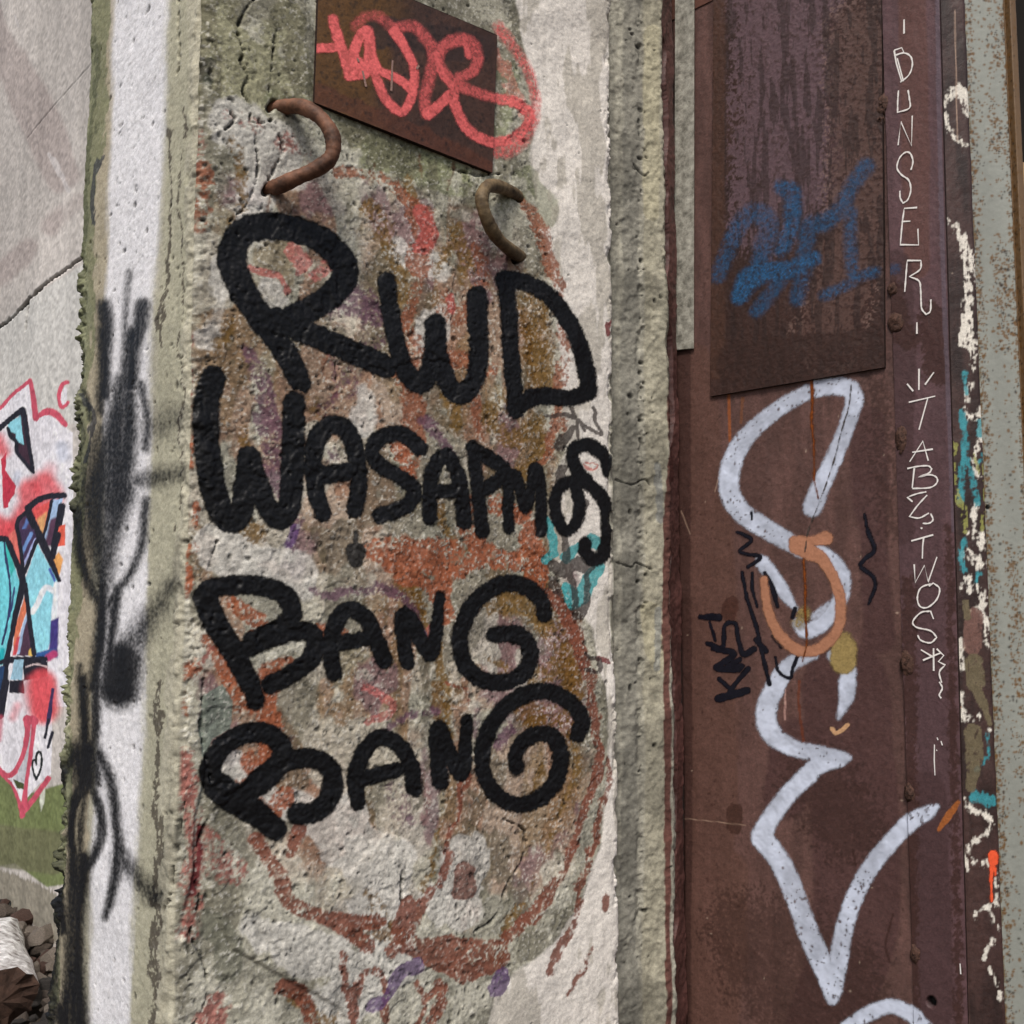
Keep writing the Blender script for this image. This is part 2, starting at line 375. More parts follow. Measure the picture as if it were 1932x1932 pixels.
R2 = [(o("710,1040 780,1030 860,1035"), 46), (o("740,1055 860,1070 900,1060"), 40), (o("830,1080 835,1130 850,1160"), 36), (o("890,960 905,1030 960,1060 1005,1050"), 50), (o("1000,1000 1012,1060 1015,1110"), 36), (o("940,950 980,970"), 40), (o("760,1080 830,1120"), 30),
      (o("440,1140 500,1190 480,1210"), 40), (o("400,1200 440,1270 470,1330"), 56), (o("500,1320 520,1440"), 56), (o("470,1480 500,1530 540,1500"), 44), (o("500,1280 540,1250"), 40), (o("600,1190 640,1200"), 40),
      (o("470,1440 500,1470"), 40), (o("370,1260 310,1290 350,1330"), 36, .8), (o("385,1120 400,1180"), 20), (o("345,1010 362,1040 345,1060 330,1040"), 12), (o("347,1070 350,1130"), 24), (o("362,950 372,1000"), 16), (o("360,830 350,880"), 20, .8), (o("755,840 770,900"), 34), (o("330,1040 365,1035"), 34, .6)]
L(R2, .95, er, (150, 84, 56), .9, dom=front, soft=15, al=.55)
R3 = [(o("1000,1120 1060,1140 1095,1200 1110,1270 1124,1350 1122,1440 1100,1540 1075,1610 1035,1680 985,1740 930,1780"), [20, 26, 30, 22, 20, 22, 20, 22, 22, 24, 26]), (o("930,1780 860,1800 800,1790 770,1760"), [26, 38, 38, 36]),
      (o("1145,1430 1135,1530 1115,1600 1085,1700 1060,1780 1030,1840"), [14, 16, 14, 15, 16, 12]), (o("1118,1795 1098,1840 1072,1880"), 11), (o("1136,1695 1136,1715"), 17), (o("875,1470 858,1560 832,1640 812,1690 780,1720"), [18, 12, 16, 20, 40]),
      (o("480,1575 520,1630 545,1690 580,1720 640,1735 720,1730"), [24, 30, 34, 34, 34, 30]), (o("640,1735 690,1780"), 40), (o("770,1700 760,1760 800,1780 940,1780"), 36), (o("560,1560 540,1600"), 26), (o("800,1790 870,1830 940,1800"), 40),
      (o("640,1800 650,1860 660,1932"), 20), (o("660,1880 690,1835 725,1840 730,1932"), 18), (o("790,1850 800,1900 780,1932"), 14), (o("800,1880 835,1860 810,1932"), 18), (o("540,1860 570,1870 590,1932"), 40, .8), (o("850,1290 885,1300 890,1360"), 12, .8), (o("790,1730 740,1790"), 24), (o("1090,1560 1040,1690"), 10)]
L(R3, .9, er, (120, 68, 52), .9, dom=front, soft=11, al=.5)
L([(o("870,1640 872,1680"), 44)], .25, fin, (118, 82, 72), .9, dom=front, soft=8)
# dusty rose / maroon on the left margin
L([(o("358,640 352,760"), 24, .8), (o("345,1420 365,1500"), 44), (o("365,1530 370,1640 350,1760"), 50, .9), (o("390,1580 440,1640"), 70, .7), (o("382,1260 400,1210"), 20), (o("420,1890 400,1932"), 60, .9), (o("362,210 372,300"), 30, .8), (o("420,220 480,240"), 30, .6), (o("540,260 590,300"), 40, .6)], 1.0, er, (150, 88, 80), .85, dom=front, soft=22, al=.6)
L([(o("352,430 349,560 352,700"), 10), (o("383,1560 366,1680"), 12), (o("352,690 345,760"), 8), (o("1150,610 1152,635"), 9), (o("1147,1240 1125,1235"), 10)], .4, fin, (110, 42, 46), .9, dom=front, soft=5)
L([(o("940,100 985,220"), 20, .5)], .4, fin, (215, 120, 110), .4, dom=front)
# purple
L([(o("640,560 690,570 700,640"), 60, .8), (o("470,650 495,740 525,860 530,950"), [30, 50, 56, 30]), (o("560,980 555,1040"), 26), (o("590,1110 660,1120 720,1108 760,1125 790,1165 805,1195"), [14, 24, 30, 30, 20, 12]), (o("625,870 630,850"), 36), (o("800,790 845,860 850,900"), 26), (o("700,1405 730,1370 770,1350 830,1350"), 18), (o("750,1500 760,1540"), 50, .7),
   (o("620,600 650,720 630,760"), 60, .6), (o("560,1400 600,1440"), 30, .6), (o("960,1380 950,1400"), 24), (o("700,1190 720,1230"), 30, .7), (o("590,1200 600,1230"), 30)], 1.0, er, (100, 70, 88), .8, dom=front, soft=20, al=.6)
L([(o("800,1180 812,1210"), 9), (o("940,1840 935,1862"), 38), (o("790,1820 760,1830 735,1880 700,1900"), [30, 30, 20, 30]), (o("560,1000 550,1030"), 22)], .45, fin, (92, 66, 110), .8, dom=front, soft=8)
L([(o("470,500 520,515 545,555"), 14), (o("545,470 570,500"), 30, .7), (o("820,1180 815,1215"), 20), (o("600,520 620,500"), 30, .6), (o("690,1290 740,1330 700,1360"), 16, .7)], .55, fin, (180, 100, 96), .7, dom=front, soft=8)
# grey green patch
M = S.zero(); S.poly(M, o("385,1312 420,1292 440,1325 436,1375 400,1395 385,1440 378,1380"), 6); S.lay(M*front, (112, 122, 112), .3, fin, .9)
S.lay(S.stroke(S.zero(), o("395,1740 430,1780 430,1830"), 50, 20)*front, (112, 112, 98), .5, fin, .8)
# teal, with dark scribble over it
L([(o("1030,985 1040,1030 1025,1050"), 16), (o("1065,1045 1090,1030 1120,1020"), 22), (o("1070,1110 1085,1130 1110,1090 1128,1070"), 26), (o("1045,1040 1030,1000"), 10)], .35, fin, (62, 158, 162), .9, dom=front, soft=6)
L([(o("1040,790 1085,790 1110,815"), 8), (o("1087,770 1088,830"), 10), (o("1100,800 1145,825 1115,775"), 6), (o("1076,812 1058,850"), 12), (o("1040,1060 1060,1075 1080,1060 1110,1070"), 22), (o("1062,1000 1064,1050 1045,1070"), 14), (o("1075,1080 1095,1160 1108,1080"), 11), (o("1050,1120 1040,1090"), 18, .7), (o("1110,1232 1126,1240 1124,1262 1112,1268"), 9), (o("1080,900 1106,960 1090,980"), 9), (o("1065,890 1050,920"), 12)], .45, fin, (58, 50, 48), .85, dom=front, soft=5)
L([(o("1105,875 1124,880 1115,892 1104,880"), 3)], .2, fin, (190, 110, 100), .8, dom=front, soft=3)
# ---- side face: stained, whitewashed band, moss on the far edge
sm = side
S.C = S.C*(1 - sm[..., None]) + sm[..., None]*lin((164, 160, 142))*(.76 + .46*streak[..., None])
L([(o("330,-60 325,500 300,1100 265,1932"), 46)], .35, streak, (176, 173, 150), .7, dom=sm, soft=30)
L([(o("205,-60 192,500 160,1000 150,1500 120,1932"), 40)], .6, streak, (170, 158, 134), .7, dom=sm, soft=14)
S.lay(S.stroke(S.zero(), o("265,-60 258,300 244,600 232,1000 225,1400 215,1700 205,2000"), [96, 92, 84, 78, 84, 78, 66], 60)*sm, (230, 229, 232), .3, streak*.7 + fin*.3, .95, .5)
L([(o("186,-60 178,250 155,620 134,1000 118,1300 105,1600 88,2000"), 34)], .5, streak*.6 + fin*.4, (120, 124, 92), .8, dom=sm, soft=22)
L([(o("182,80 172,300 150,640 130,1000"), 12)], .6, fin, (76, 80, 58), .6, dom=sm, soft=8)
L([(o("196,290 185,340 182,430"), 8), (o("160,740 168,800 150,870"), 8)], .65, fin, (52, 56, 66), .8, dom=sm, soft=5)
# pitted seam on the side face, grime
L([(o("322,240 315,420 305,560 300,660"), 7), (o("345,200 340,500 338,800 325,1000"), 5, .8), (o("300,1290 298,1700 290,1932"), 16, .8)], .95, .5*gr + .5*fin, (60, 50, 44), .8, dom=sm, soft=9, al=.2)
# speckle
g = .70 + .20*fin + .20*fin2 + .24*gr2; S.tone(np.where(front > 0, g*(1 - white*.5) + white*.5, .84 + .12*fin + .16*gr2)); 
rough_zone = np.clip(front*(1 - white*.75) + side*.25, 0, 1)
salt = sstep(.80, .97, .55*fin2 + .45*gr + .12)*rough_zone*(.4 + .6*mid); S.C = S.C*(1 - .45*salt[..., None]) + .45*salt[..., None]*lin((225, 222, 212))
pep = sstep(.70, .9, .5*(1 - fin) + .5*gr)*rough_zone*(.35 + .65*big); S.tone(1 - .6*pep)
S.tone(1 - .22*front*sstep(.55, .95, S.noise(34, 3, 1)*.3 + streak*.7)*(1 - .5*white))
L([(o("505,362 500,400 503,430"), 12), (o("985,490 988,520"), 10), (o("700,300 705,340"), 8), (o("850,300 852,350"), 8), (o("800,290 803,330"), 6)], .8, er, (92, 56, 34), .7, dom=front, soft=12, al=.6)
# ---- relief
S.H += (S.noise(5, 3) - .5)*.006*front + (mid - .5)*.0014*(.4 + .6*front) + (fin - .5)*.0007*(.3 + .7*rough_zone) + (fin2 - .5)*.0006*(.4 + .6*rough_zone)
S.H += .0011*sstep(.48, .52, S.noise(14, 5))*rough_zone
pk = S.zero(); S.poly(pk, o('585,-90 950,-90 950,345 585,205'), 30); S.H = S.H*(1 - .75*pk) - .0015*pk
edge = np.exp(-((cols - ie)/7.)**2)*1. ; S.H += edge*(.15 + 1.5*S.noise(9, 3)**2)*((S.noise(38, 4, gain=.7) - .5)*.009 + (S.noise(170, 3, gain=.8) - .5)*.006)
edge2 = np.exp(-((cols - ia)/9.)**2); S.H += edge2*(S.noise(60, 4, gain=.7) - .55)*.004
edge3 = np.exp(-((cols - ib)/5.)**2); S.H -= edge3*np.clip(S.noise(50, 5) - .5, 0, 1)*.010
S.H += side*((S.noise(4, 3) - .5)*.005)
# spalled plates near the foot of the corner
M = S.zero(); S.poly(M, o("385,1300 378,1380 392,1450 370,1540 365,1650 340,1740 300,1932 250,2020 700,2020 640,1900 440,1790 395,1700"), 8); S.H -= .003*M
cr = S.zero()
for p, w in [(t(0, 0, "1480,-40 1400,40 1340,170 1370,290 1360,360 1400,440 1370,520 1420,620 1410,690 1480,700 1530,680"), 3.5), (t(0, 0, "1560,170 1540,300 1530,430 1520,520 1530,590"), 2.5), (t(0, 0, "1460,680 1440,800 1460,960 1400,1150 1290,1260"), 2.2), (t(0, 0, "1580,760 1600,850 1560,940 1530,1010"), 4),
             (t(0, 2, "1160,-20 1140,200 1150,330 1180,480 1200,560"), 2.2), (t(0, 2, "1180,780 1120,960 1110,1100 1130,1250 1080,1420 1160,1600 1170,1800 1090,1960"), 3), (t(0, 2, "1040,680 1000,900 980,1150 940,1300"), 3), (t(0, 1, "1230,1130 1210,1200 1160,1330"), 2), (t(1, 2, "340,1060 330,1250"), 3),
             (t(1, 2, "910,770 1040,840 1030,1000 950,1130 860,1330 740,1410"), 1.6), (t(1, 0, "640,960 780,990 900,980"), 5), (t(0, 0, "1000,-10 1010,300 1000,420"), 1.6), (t(0, 0, "1240,760 1320,690 1300,640"), 2), (t(1, 1, "-20,230 -30,60"), 1.2)]:
    S.stroke(cr, p, w, 2.5, wob=2.2)
cr *= np.clip(.35 + fin, 0, 1); S.H -= .005*cr; S.tone(1 - .85*cr)
def pit(q, a_): a_ = a_*sstep(.15, .5, fin[q]); S.H[q] -= .0018*a_; S.C[q] *= (1 - .7*a_[..., None])
S.spots(5200, .4, 2.5, pit, pick=np.clip(rough_zone*(.25 + .75*(1 - big))*(1 - .6*white) + .12*side, 0, 1))
# holes round the embedded loops
for p, w in [(o("515,197 508,205"), 14), (o("508,352 502,362"), 14), (o("976,368 984,374"), 12), (o("984,484 976,490"), 14)]:
    M = S.stroke(S.zero(), p, w, 5); S.H -= .009*M; S.tone(1 - .75*M*np.clip(.4 + fin, 0, 1))
M = S.stroke(S.zero(), o("515,205 540,225 560,300 520,345"), 60, 40)*front; S.H -= .004*M*mid
# gloomy greenish streaks beneath the front's top
S.build("rendered_face", M_conc, pillar)

# body behind the rendered faces, foot and head of the pillar
def pillar_prism(name, z0, z1, dy, mat, par, bev=0):
    pts = [(-.505, 1.187), (-.305, .962), (.124, 1.279), (.128, 1.345), (-.455, 1.6)]
    if dy: pts = [(x*(1), y + dy) for x, y in pts]
    v = [(x, y, z) for z in (z0, z1) for x, y in pts]; n = len(pts)
    f = [tuple(range(n))[::-1], tuple(range(n, 2*n))] + [(i, (i+1) % n, (i+1) % n + n, i+n) for i in range(n)]
    return pymesh(name, v, f, mat, par)
M_plainconc = plain("bare_concrete", (160, 156, 138), .9, .25, 40, .8, .004)
pillar_prism("pillar_core", ZLO + .01, ZHI - .01, .02, M_plainconc, pillar)
pillar_prism("pillar_foot", -.2, ZLO + .004, 0, M_plainconc, pillar)
pillar_prism("pillar_head", ZHI - .004, 3.4, 0, M_plainconc, pillar)

# ---- black sprayed words
K = spray("black_spray_paint", (13, 13, 15), .5, .3, .2)
def word(name, strokes, label, mat=K, surf=None, parent=pillar, soft=6.5, dom=None, wob=1.2, off=.0005, grow=1.04, fuzz=1., gran=1., dv=0.):
    s = surf or S; M = s.zero()
    for st in strokes:
        s.stroke(M, st[0], np.array(st[1])*grow if not isinstance(st[1], (int, float)) else st[1]*grow, (st[3] if len(st) > 3 else soft)*fuzz, st[2] if len(st) > 2 else 1., wob=wob)
    if dom is not None: M *= dom
    return s.coat(name, M, mat, parent, off, label=label, gran=gran, dens_var=dv)
word("graffiti_word", [
    (o("568,722 545,675 515,628 480,585 452,540 436,490 450,445 495,427 560,433 615,457 648,492 652,520 630,553 580,585 535,606"), [38, 42, 46, 48, 50, 52, 52, 50, 48, 48, 50, 50, 48, 46, 44]),
    (o("520,600 580,628 644,654 700,678 728,691"), 42),
    (o("731,528 738,583 752,660 772,706 794,722 812,700 820,650 822,611"), [32, 32, 33, 36, 38, 36, 34, 38]),
    (o("822,611 828,664 846,722 870,744 895,716 905,664 903,610 902,558"), [38, 34, 36, 38, 36, 34, 36, 38]),
    (o("954,526 960,580 962,640 966,700 973,774"), [34, 30, 30, 30, 32]),
    (o("954,524 1000,535 1040,562 1072,604 1094,655 1108,705 1112,738"), 31),
    (o("1110,740 1075,751 1037,746 1004,750 982,764"), [30, 29, 32, 34, 28])], "large black sprayed letters RWD, topmost word on the pillar", dom=front)
word("graffiti_word", [
    (o("402,714 390,755 388,810 394,870 406,930 428,978 452,972 464,915 470,862"), [48, 48, 48, 48, 48, 46, 44, 42, 42]),
    (o("470,862 484,905 503,955 527,978 545,950 552,894 555,811 556,758"), [42, 40, 40, 42, 42, 42, 42, 40]),
    (o("607,968 596,925 591,877 597,831 617,806 644,802 664,828 675,871 677,915 669,962"), [32, 32, 34, 34, 34, 34, 34, 32, 32, 30]), (o("597,897 654,890"), 34),
    (o("793,845 771,824 744,817 711,831 703,857 722,882 755,900 780,921 776,944 750,962 715,972"), 29),
    (o("811,977 811,927 818,884 841,858 860,884 871,927 878,984"), 28), (o("817,927 864,927"), 28),
    (o("892,843 899,894 904,944 912,1002"), 25), (o("893,848 927,866 950,886 940,907 908,925"), 27),
    (o("961,997 961,944 962,900 974,897 984,927 993,958 1004,925 1011,882 1019,900 1023,944 1024,1002"), 22),
    (o("1106,910 1078,908 1056,922 1049,955 1057,985 1071,1000 1088,985 1095,950 1086,915"), 22),
    (o("1151,888 1141,861 1117,841 1092,842 1082,860 1092,887 1115,914 1137,938 1147,970 1147,1015 1140,1046 1122,1056 1108,1042 1106,1024"), 25)], "long black sprayed word WASAPMOS running to the pillar edge", dom=front)
word("graffiti_mark", [(t(1, 1, "75,1190"), 34), (t(1, 1, "75,1130 78,1080"), 8), (t(1, 1, "75,1225 72,1240"), 24)], "small round black sprayed dot with a nib on top", mat=spray("dull_black_paint", (44, 42, 40), .6), dom=front)
word("graffiti_word", [
    (t(0, 1, "1150,1455 1200,1400 1350,1378 1500,1388 1600,1430 1648,1500 1640,1570 1560,1640 1430,1700"), [40, 37, 35, 35, 36, 36, 36, 38, 40]),
    (t(0, 1, "1390,1740 1500,1695 1650,1640 1755,1650 1785,1720 1745,1810 1650,1880 1530,1945"), 35),
    (t(0, 1, "1165,1450 1215,1590 1300,1720 1370,1850 1430,1960 1450,2035"), [44, 44, 42, 40, 36, 34]),
    (o("628,1270 622,1230 628,1185 645,1157 665,1150 690,1168 708,1205 724,1246"), 31), (o("635,1214 700,1202"), 28),
    (o("768,1250 762,1211 761,1162 778,1178 796,1211 812,1233 820,1205 827,1160 831,1124"), [28, 29, 34, 32, 30, 30, 26, 22, 19]),
    (o("1029,1160 1022,1130 991,1105 954,1101 911,1121 879,1161 867,1211 877,1254 901,1278 934,1287 971,1282 994,1260 1000,1231 992,1208 969,1196 934,1197"), [28, 30, 31, 31, 31, 31, 31, 31, 32, 32, 32, 31, 31, 32, 34, 30])], "upper sprayed black word BANG", dom=front)
word("graffiti_word", [
    (t(0, 2, "1190,520 1210,430 1290,340 1400,288 1520,290 1595,360 1590,460 1500,560 1380,630"), 37),
    (t(0, 2, "1380,630 1500,520 1640,440 1780,430 1872,500 1876,620 1800,720 1680,745"), 37),
    (t(0, 2, "1170,500 1250,600 1380,690 1480,760 1560,830"), [30, 54, 54, 46, 42]),
    (t(1, 2, "90,675 80,550 100,440 165,340 240,312 325,355 388,460 410,598"), 30), (t(1, 2, "100,550 310,490"), 29),
    (t(1, 2, "555,560 542,420 545,265 600,380 670,510 700,400 708,215"), [30, 30, 34, 30, 30, 26, 23]),
    (t(1, 2, "1330,290 1355,210 1290,110 1170,50 1050,62 930,130 840,250 795,400 812,540 885,640 1000,690 1120,655 1205,560 1235,430 1205,320 1130,285 1045,320 985,400 990,480"), 30)], "lower sprayed black word BANG, nearest the ground", dom=front)
# overspray haze round the figure is part of the surface colour
L([(t(0, 1, "620,200 620,700 570,1200 590,1900"), [60, 120, 80, 60], .5), (t(0, 1, "690,1850"), 110, .5), (t(0, 2, "480,400 480,800 440,1200 400,1900"), [70, 130, 90, 70], .45)], 0, None, (120, 122, 126), .5, dom=sm, soft=50) if False else None
# ---- soft black figure on the side face
KS = spray("soft_black_haze", (21, 22, 26), .6, .35)
word("graffiti_figure", [
    (t(0, 0, "590,1730 600,1830 590,1960"), 20, .9, 9), (t(0, 0, "812,1730 800,1830 760,1960"), 24, .9, 9), (t(0, 0, "730,1540 715,1700 700,1940"), 8, .65, 8),
    (t(0, 1, "590,-60 585,100 580,300"), 19, .95, 9), (t(0, 1, "750,-40 735,120 720,240"), 30, .9, 10),
    (t(0, 1, "700,230 680,450 640,700"), [30, 50, 60], .85, 14), (t(0, 1, "620,600 600,850 570,1100 570,1400"), [50, 84, 56, 24], .85, 16), (t(0, 1, "460,900 480,780 560,500"), 20, .7, 14),
    (t(0, 1, "790,240 822,430 810,600"), 12, .85, 8), (t(0, 1, "812,900 795,1130 735,1300 650,1420 600,1500"), 12, .85, 8), (t(0, 1, "435,950 450,1200 500,1380 560,1490"), 16, .9, 8),
    (t(0, 1, "575,1380 560,1700 530,1960"), 20, .92, 9), (t(0, 1, "655,1400 630,1620 610,1960"), 15, .9, 9), (t(0, 1, "560,400 560,250"), 14, .8, 8),
    (t(0, 1, "690,1800 670,1960"), 62, .95, 16), (t(0, 1, "740,1720 870,1530 960,1380"), [40, 26, 18], .7, 22),
    (t(0, 1, "800,480 900,470 1010,420"), [28, 34, 26], .45, 26), (t(0, 1, "740,790 860,770 1010,740"), 20, .72, 18),
    (t(0, 1, "440,60 450,240 490,320 500,440"), 5, .7, 5), (t(0, 1, "430,640 470,540 430,420"), 5, .6, 5), (t(0, 1, "450,1840 440,1932"), 10, .7, 6),
    (t(0, 2, "465,-20 475,200 470,400"), 17, .92, 8), (t(0, 2, "550,-20 545,200 530,380"), 15, .92, 8), (t(0, 2, "480,400 490,520"), 50, .95, 16),
    (t(0, 2, "420,400 345,540 310,760 315,1050 350,1300 360,1400"), 16, .9, 7), (t(0, 2, "560,400 630,550 662,800 680,980 645,1200 600,1330"), [16, 16, 15, 20, 14, 8], .9, 8),
    (t(0, 2, "480,560 410,700 395,850 420,1000 460,1080"), [30, 16, 14, 15, 16], .93, 6), (t(0, 2, "500,560 560,700 575,820 550,950 490,1060"), 14, .9, 6), (t(0, 2, "470,640 450,850 450,1000"), 11, .8, 6),
    (t(0, 2, "450,1020 430,1300 430,1600 420,1960"), [40, 28, 30, 44], .95, 10), (t(0, 2, "345,1250 320,1500 320,1960"), 12, .85, 7), (t(0, 2, "340,1870 400,1920"), 40, .9, 14),
    (t(0, 2, "690,990 780,1080 890,1210"), [26, 22, 24], .75, 18)], "soft edged black sprayed stick figure with ears", mat=KS, dom=sm*(.86 + .14*sstep(.1, .6, 1 - streak)), wob=.5, grow=1.2, fuzz=2.2, gran=.45, dv=.06)

# ---- coral tag, the part that runs onto the concrete
CORAL = spray("coral_spray_paint", (234, 110, 108), .5, .2)
coral_main = [(t(1, 0, "860,810 960,790 1045,720 1060,650 980,590 880,555"), 19, .92), (t(1, 0, "890,150 970,270 1050,400 1090,540 1080,680 1030,800 940,870"), 19, .5, 10), (t(1, 0, "880,850 1000,780"), 26, .6, 10)]
word("graffiti_tag", coral_main, "pink sprayed loop on pale concrete right of the rusty plate", mat=CORAL, dom=front*.9*(.7 + .3*sstep(.2, .5, fin)), gran=.5)

# ================================================================== RUSTY PLATE ON THE PILLAR
pp = np.array([*A_, 1.5]) + nMain*.004
TLp, TRp, BRp, BLp = [on_plane(x, y, pp, nMain) for x, y in ((603, -75), (938, 66), (929, 326), (593, 193))]
# the plate's top edge runs off above the frame on the left
Q = quad_surf((TLp, TRp, BRp, BLp), nMain, .00135, 21)
Q.wobn = (Q.noise(160, 3) - .5)*2
qb = Q.noise(18, 5); qf = Q.noise(160, 3); qm = Q.noise(60, 3)
Q.C[:] = lin((64, 42, 33)); Q.tone(.8 + .4*qb)
M = np.clip(1 - (Q.X - 600)/210, 0, 1).astype(F); Q.lay(M*.9, (92, 62, 22), .35, qb, .8)
L([(o("600,180 760,240 930,330"), 34)], .5, qm, (84, 46, 30), .7, soft=30, surf=Q)
L([(o("720,60 900,90"), 60)], .6, qm, (50, 34, 30), .8, soft=30, surf=Q)
Q.tone(.8 + .2*qf + .2*Q.grain(2)); Q.H += (qb - .5)*.0004 + (qf - .5)*.0003
def rp(q, a_): Q.C[q] *= (1 - .5*a_[..., None])
Q.spots(700, .6, 1.8, rp)
plate = empty("steel_plate", tuple(BLp), "square rusty brown steel plate with a coral sprayed tag, high on the pillar", "metal plate")
plate.rotation_euler = (0, 0, 0)
def rebase(ob, par):                # parent without moving
    ob.parent = par; ob.matrix_parent_inverse = par.matrix_basis.inverted(); return ob
rebase(Q.build("plate_face", M_steel), plate)
rim = [p for p in (TLp, TRp, BRp, BLp)]; rv = [p + nMain*.0002 for p in rim] + [p - nMain*.02 for p in rim]
rebase(pymesh("plate_edge", rv, [(i, i+4, (i+1) % 4 + 4, (i+1) % 4) for i in range(4)], plain("dark_rust_edge", (40, 24, 18), .8, .3, 200)), plate)
tagm = [(t(1, 0, "-50,110 -20,220 20,330 45,430"), 19), (t(1, 0, "-130,275 0,265"), 17), (t(1, 0, "45,430 95,410 70,300 110,200 150,180 160,300 130,420"), 20), (t(1, 0, "150,250 200,380 260,420 340,460 385,505"), 16), (t(1, 0, "60,330 160,400"), 20, .9),
        (t(1, 0, "190,430 250,560 335,635 390,570 412,450 400,360 350,260 300,180"), [16, 17, 17, 17, 17, 16, 18, 22], .95), (t(1, 0, "80,150 130,100 200,90 280,150"), 20, .4, 9), (t(1, 0, "300,160 400,150 470,210 520,300 500,430 470,560 480,640"), 21, .55, 9), (t(1, 0, "490,640"), 24, .95),
        (t(1, 0, "490,650 560,590 620,535 645,600 695,710 780,780 880,812"), 19, .85), (t(1, 0, "880,560 780,530 660,480 575,410 550,310 620,235 720,235 770,310 745,400 660,440"), [18, 18, 20, 20, 20, 24, 24, 22, 20, 16], .6, 8), (t(1, 0, "540,310 570,420 640,500"), 14, .85), (t(1, 0, "710,270 720,320"), 12, .8), (t(1, 0, "640,520 640,600"), 16, .7)]
M = Q.zero()
for st in tagm: Q.stroke(M, st[0], st[1], st[3] if len(st) > 3 else 4.5, st[2] if len(st) > 2 else 1., wob=1.)
M *= .72 + .28*sstep(.15, .5, qf)
rebase(Q.coat("graffiti_tag", M*.92, CORAL, None, .0004, gran=.35), plate)
def ribbons(name, lines, w, p0, n, mat, parent=None, label=None, lift=.0008, curve=False):
    """marker pen lines as thin strips lying on the surface"""
    V = []; Fc = []
    def soften(ln):
        if len(ln) < 4: return [np.array(p, float) for p in ln]
        P = [np.array(p, float) for p in ln]; runs = [[P[0]]]
        for i in range(1, len(P)):
            runs[-1].append(P[i])
            if i < len(P) - 1:
                a = P[i] - P[i-1]; b = P[i+1] - P[i]
                if np.dot(a, b)/(np.linalg.norm(a)*np.linalg.norm(b) + 1e-9) < .25: runs.append([P[i]])
        out = []
        for rn in runs: q_ = smooth(rn, 4); out += q_ if not out else q_[1:]
        return out
    n3 = np.array(n, float); p0 = np.array(p0, float) + n3*lift
    for k_, ln in enumerate(lines):
        pts = soften(ln)
        W = [on_plane(p[0], p[1], p0, n3) + n3*.00005*k_ for p in pts]; hw = w*1.1/1932/2
        for i in range(len(W)):
            a = W[max(0, i-1)]; b = W[min(len(W)-1, i+1)]; d = b - a; d /= np.linalg.norm(d) + 1e-9; sdv = np.cross(d, n3)
            ww = hw*(1 + .25*math.sin(i*2.1 + k_))
            V += [W[i] + sdv*ww, W[i] - sdv*ww]
            if i: j = len(V) - 4; Fc.append((j, j+1, j+3, j+2))
    ob = pymesh(name, V, Fc, mat, None)
    if parent is not None: rebase(ob, parent)
    if label: ob['label'] = label
    return ob
PEN = plain("white_marker_ink", (226, 222, 218), .5, .15, 900, .1, .0005)
mk = plain("chalk_grey_mark", (150, 120, 110), .7, .2, 900)
for ln in ("120,400 140,490", "290,340 283,515", "440,370 425,390", "90,330 100,350"): ribbons("pen_mark", [t(1, 0, ln)], 4, pp, nMain, mk, plate, lift=.0012)

# ================================================================== REBAR LOOPS
M_rebar = plain("rusted_round_bar", (70, 48, 36), .62, .5, 60, 1., .002, rgb2=(108, 74, 56))
M_rebar2 = plain("dull_olive_rust_bar", (72, 56, 40), .62, .5, 70, 1., .002, rgb2=(104, 88, 64))
def loop_bar(name, pts, offs, rad, mat, label):
    P3 = []
    base = np.array([*A_, 1.5])
    for (x, y), off in zip(pts, offs): P3.append(on_plane(x, y, base + nMain*off, nMain))
    W = smooth(P3, 8); rng = random.Random(len(label)); V = []; Fc = []; ns = 14
    for i, p in enumerate(W):
        d = W[min(i+1, len(W)-1)] - W[max(i-1, 0)]; d /= np.linalg.norm(d)
        a = np.cross(d, nMain); a /= np.linalg.norm(a) + 1e-9; b = np.cross(d, a)
        r = rad*(1 + .03*math.sin(i*1.7) + .05*math.sin(i*.37 + 1))
        for k in range(ns):
            an = 2*math.pi*k/ns; rr = r*(1 + rng.uniform(-.03, .03)); V.append(p + (a*math.cos(an) + b*math.sin(an))*rr)
        if i:
            for k in range(ns): Fc.append(((i-1)*ns + k, (i-1)*ns + (k+1) % ns, i*ns + (k+1) % ns, i*ns + k))
    Fc.append(tuple(range(ns))[::-1]); Fc.append(tuple(range(len(V) - ns, len(V))))
    root = P3[0]; V = [v - root for v in V]
    ob = pymesh(name, V, Fc, mat, None, sm=True); ob.location = tuple(root)
    return tag(ob, label, "steel loop", "bent steel loops set in the pillar")
loop_bar("steel_loop", o("510,208 540,201 570,202 600,218 623,247 629,275 622,300 595,320 560,335 528,350 505,357"), [-.012, .004, .02, .036, .045, .047, .044, .034, .022, .008, -.012], .0078, M_rebar, "larger rusty bent steel loop left of the plate, bulging to the right")
loop_bar("steel_loop", o("980,373 960,360 940,352 920,352 910,368 910,385 918,412 934,443 955,465 985,488"), [-.012, .002, .014, .026, .032, .034, .032, .026, .016, -.012], .0076, M_rebar2, "smaller rusty steel loop below the plate corner, shaped like a hook")

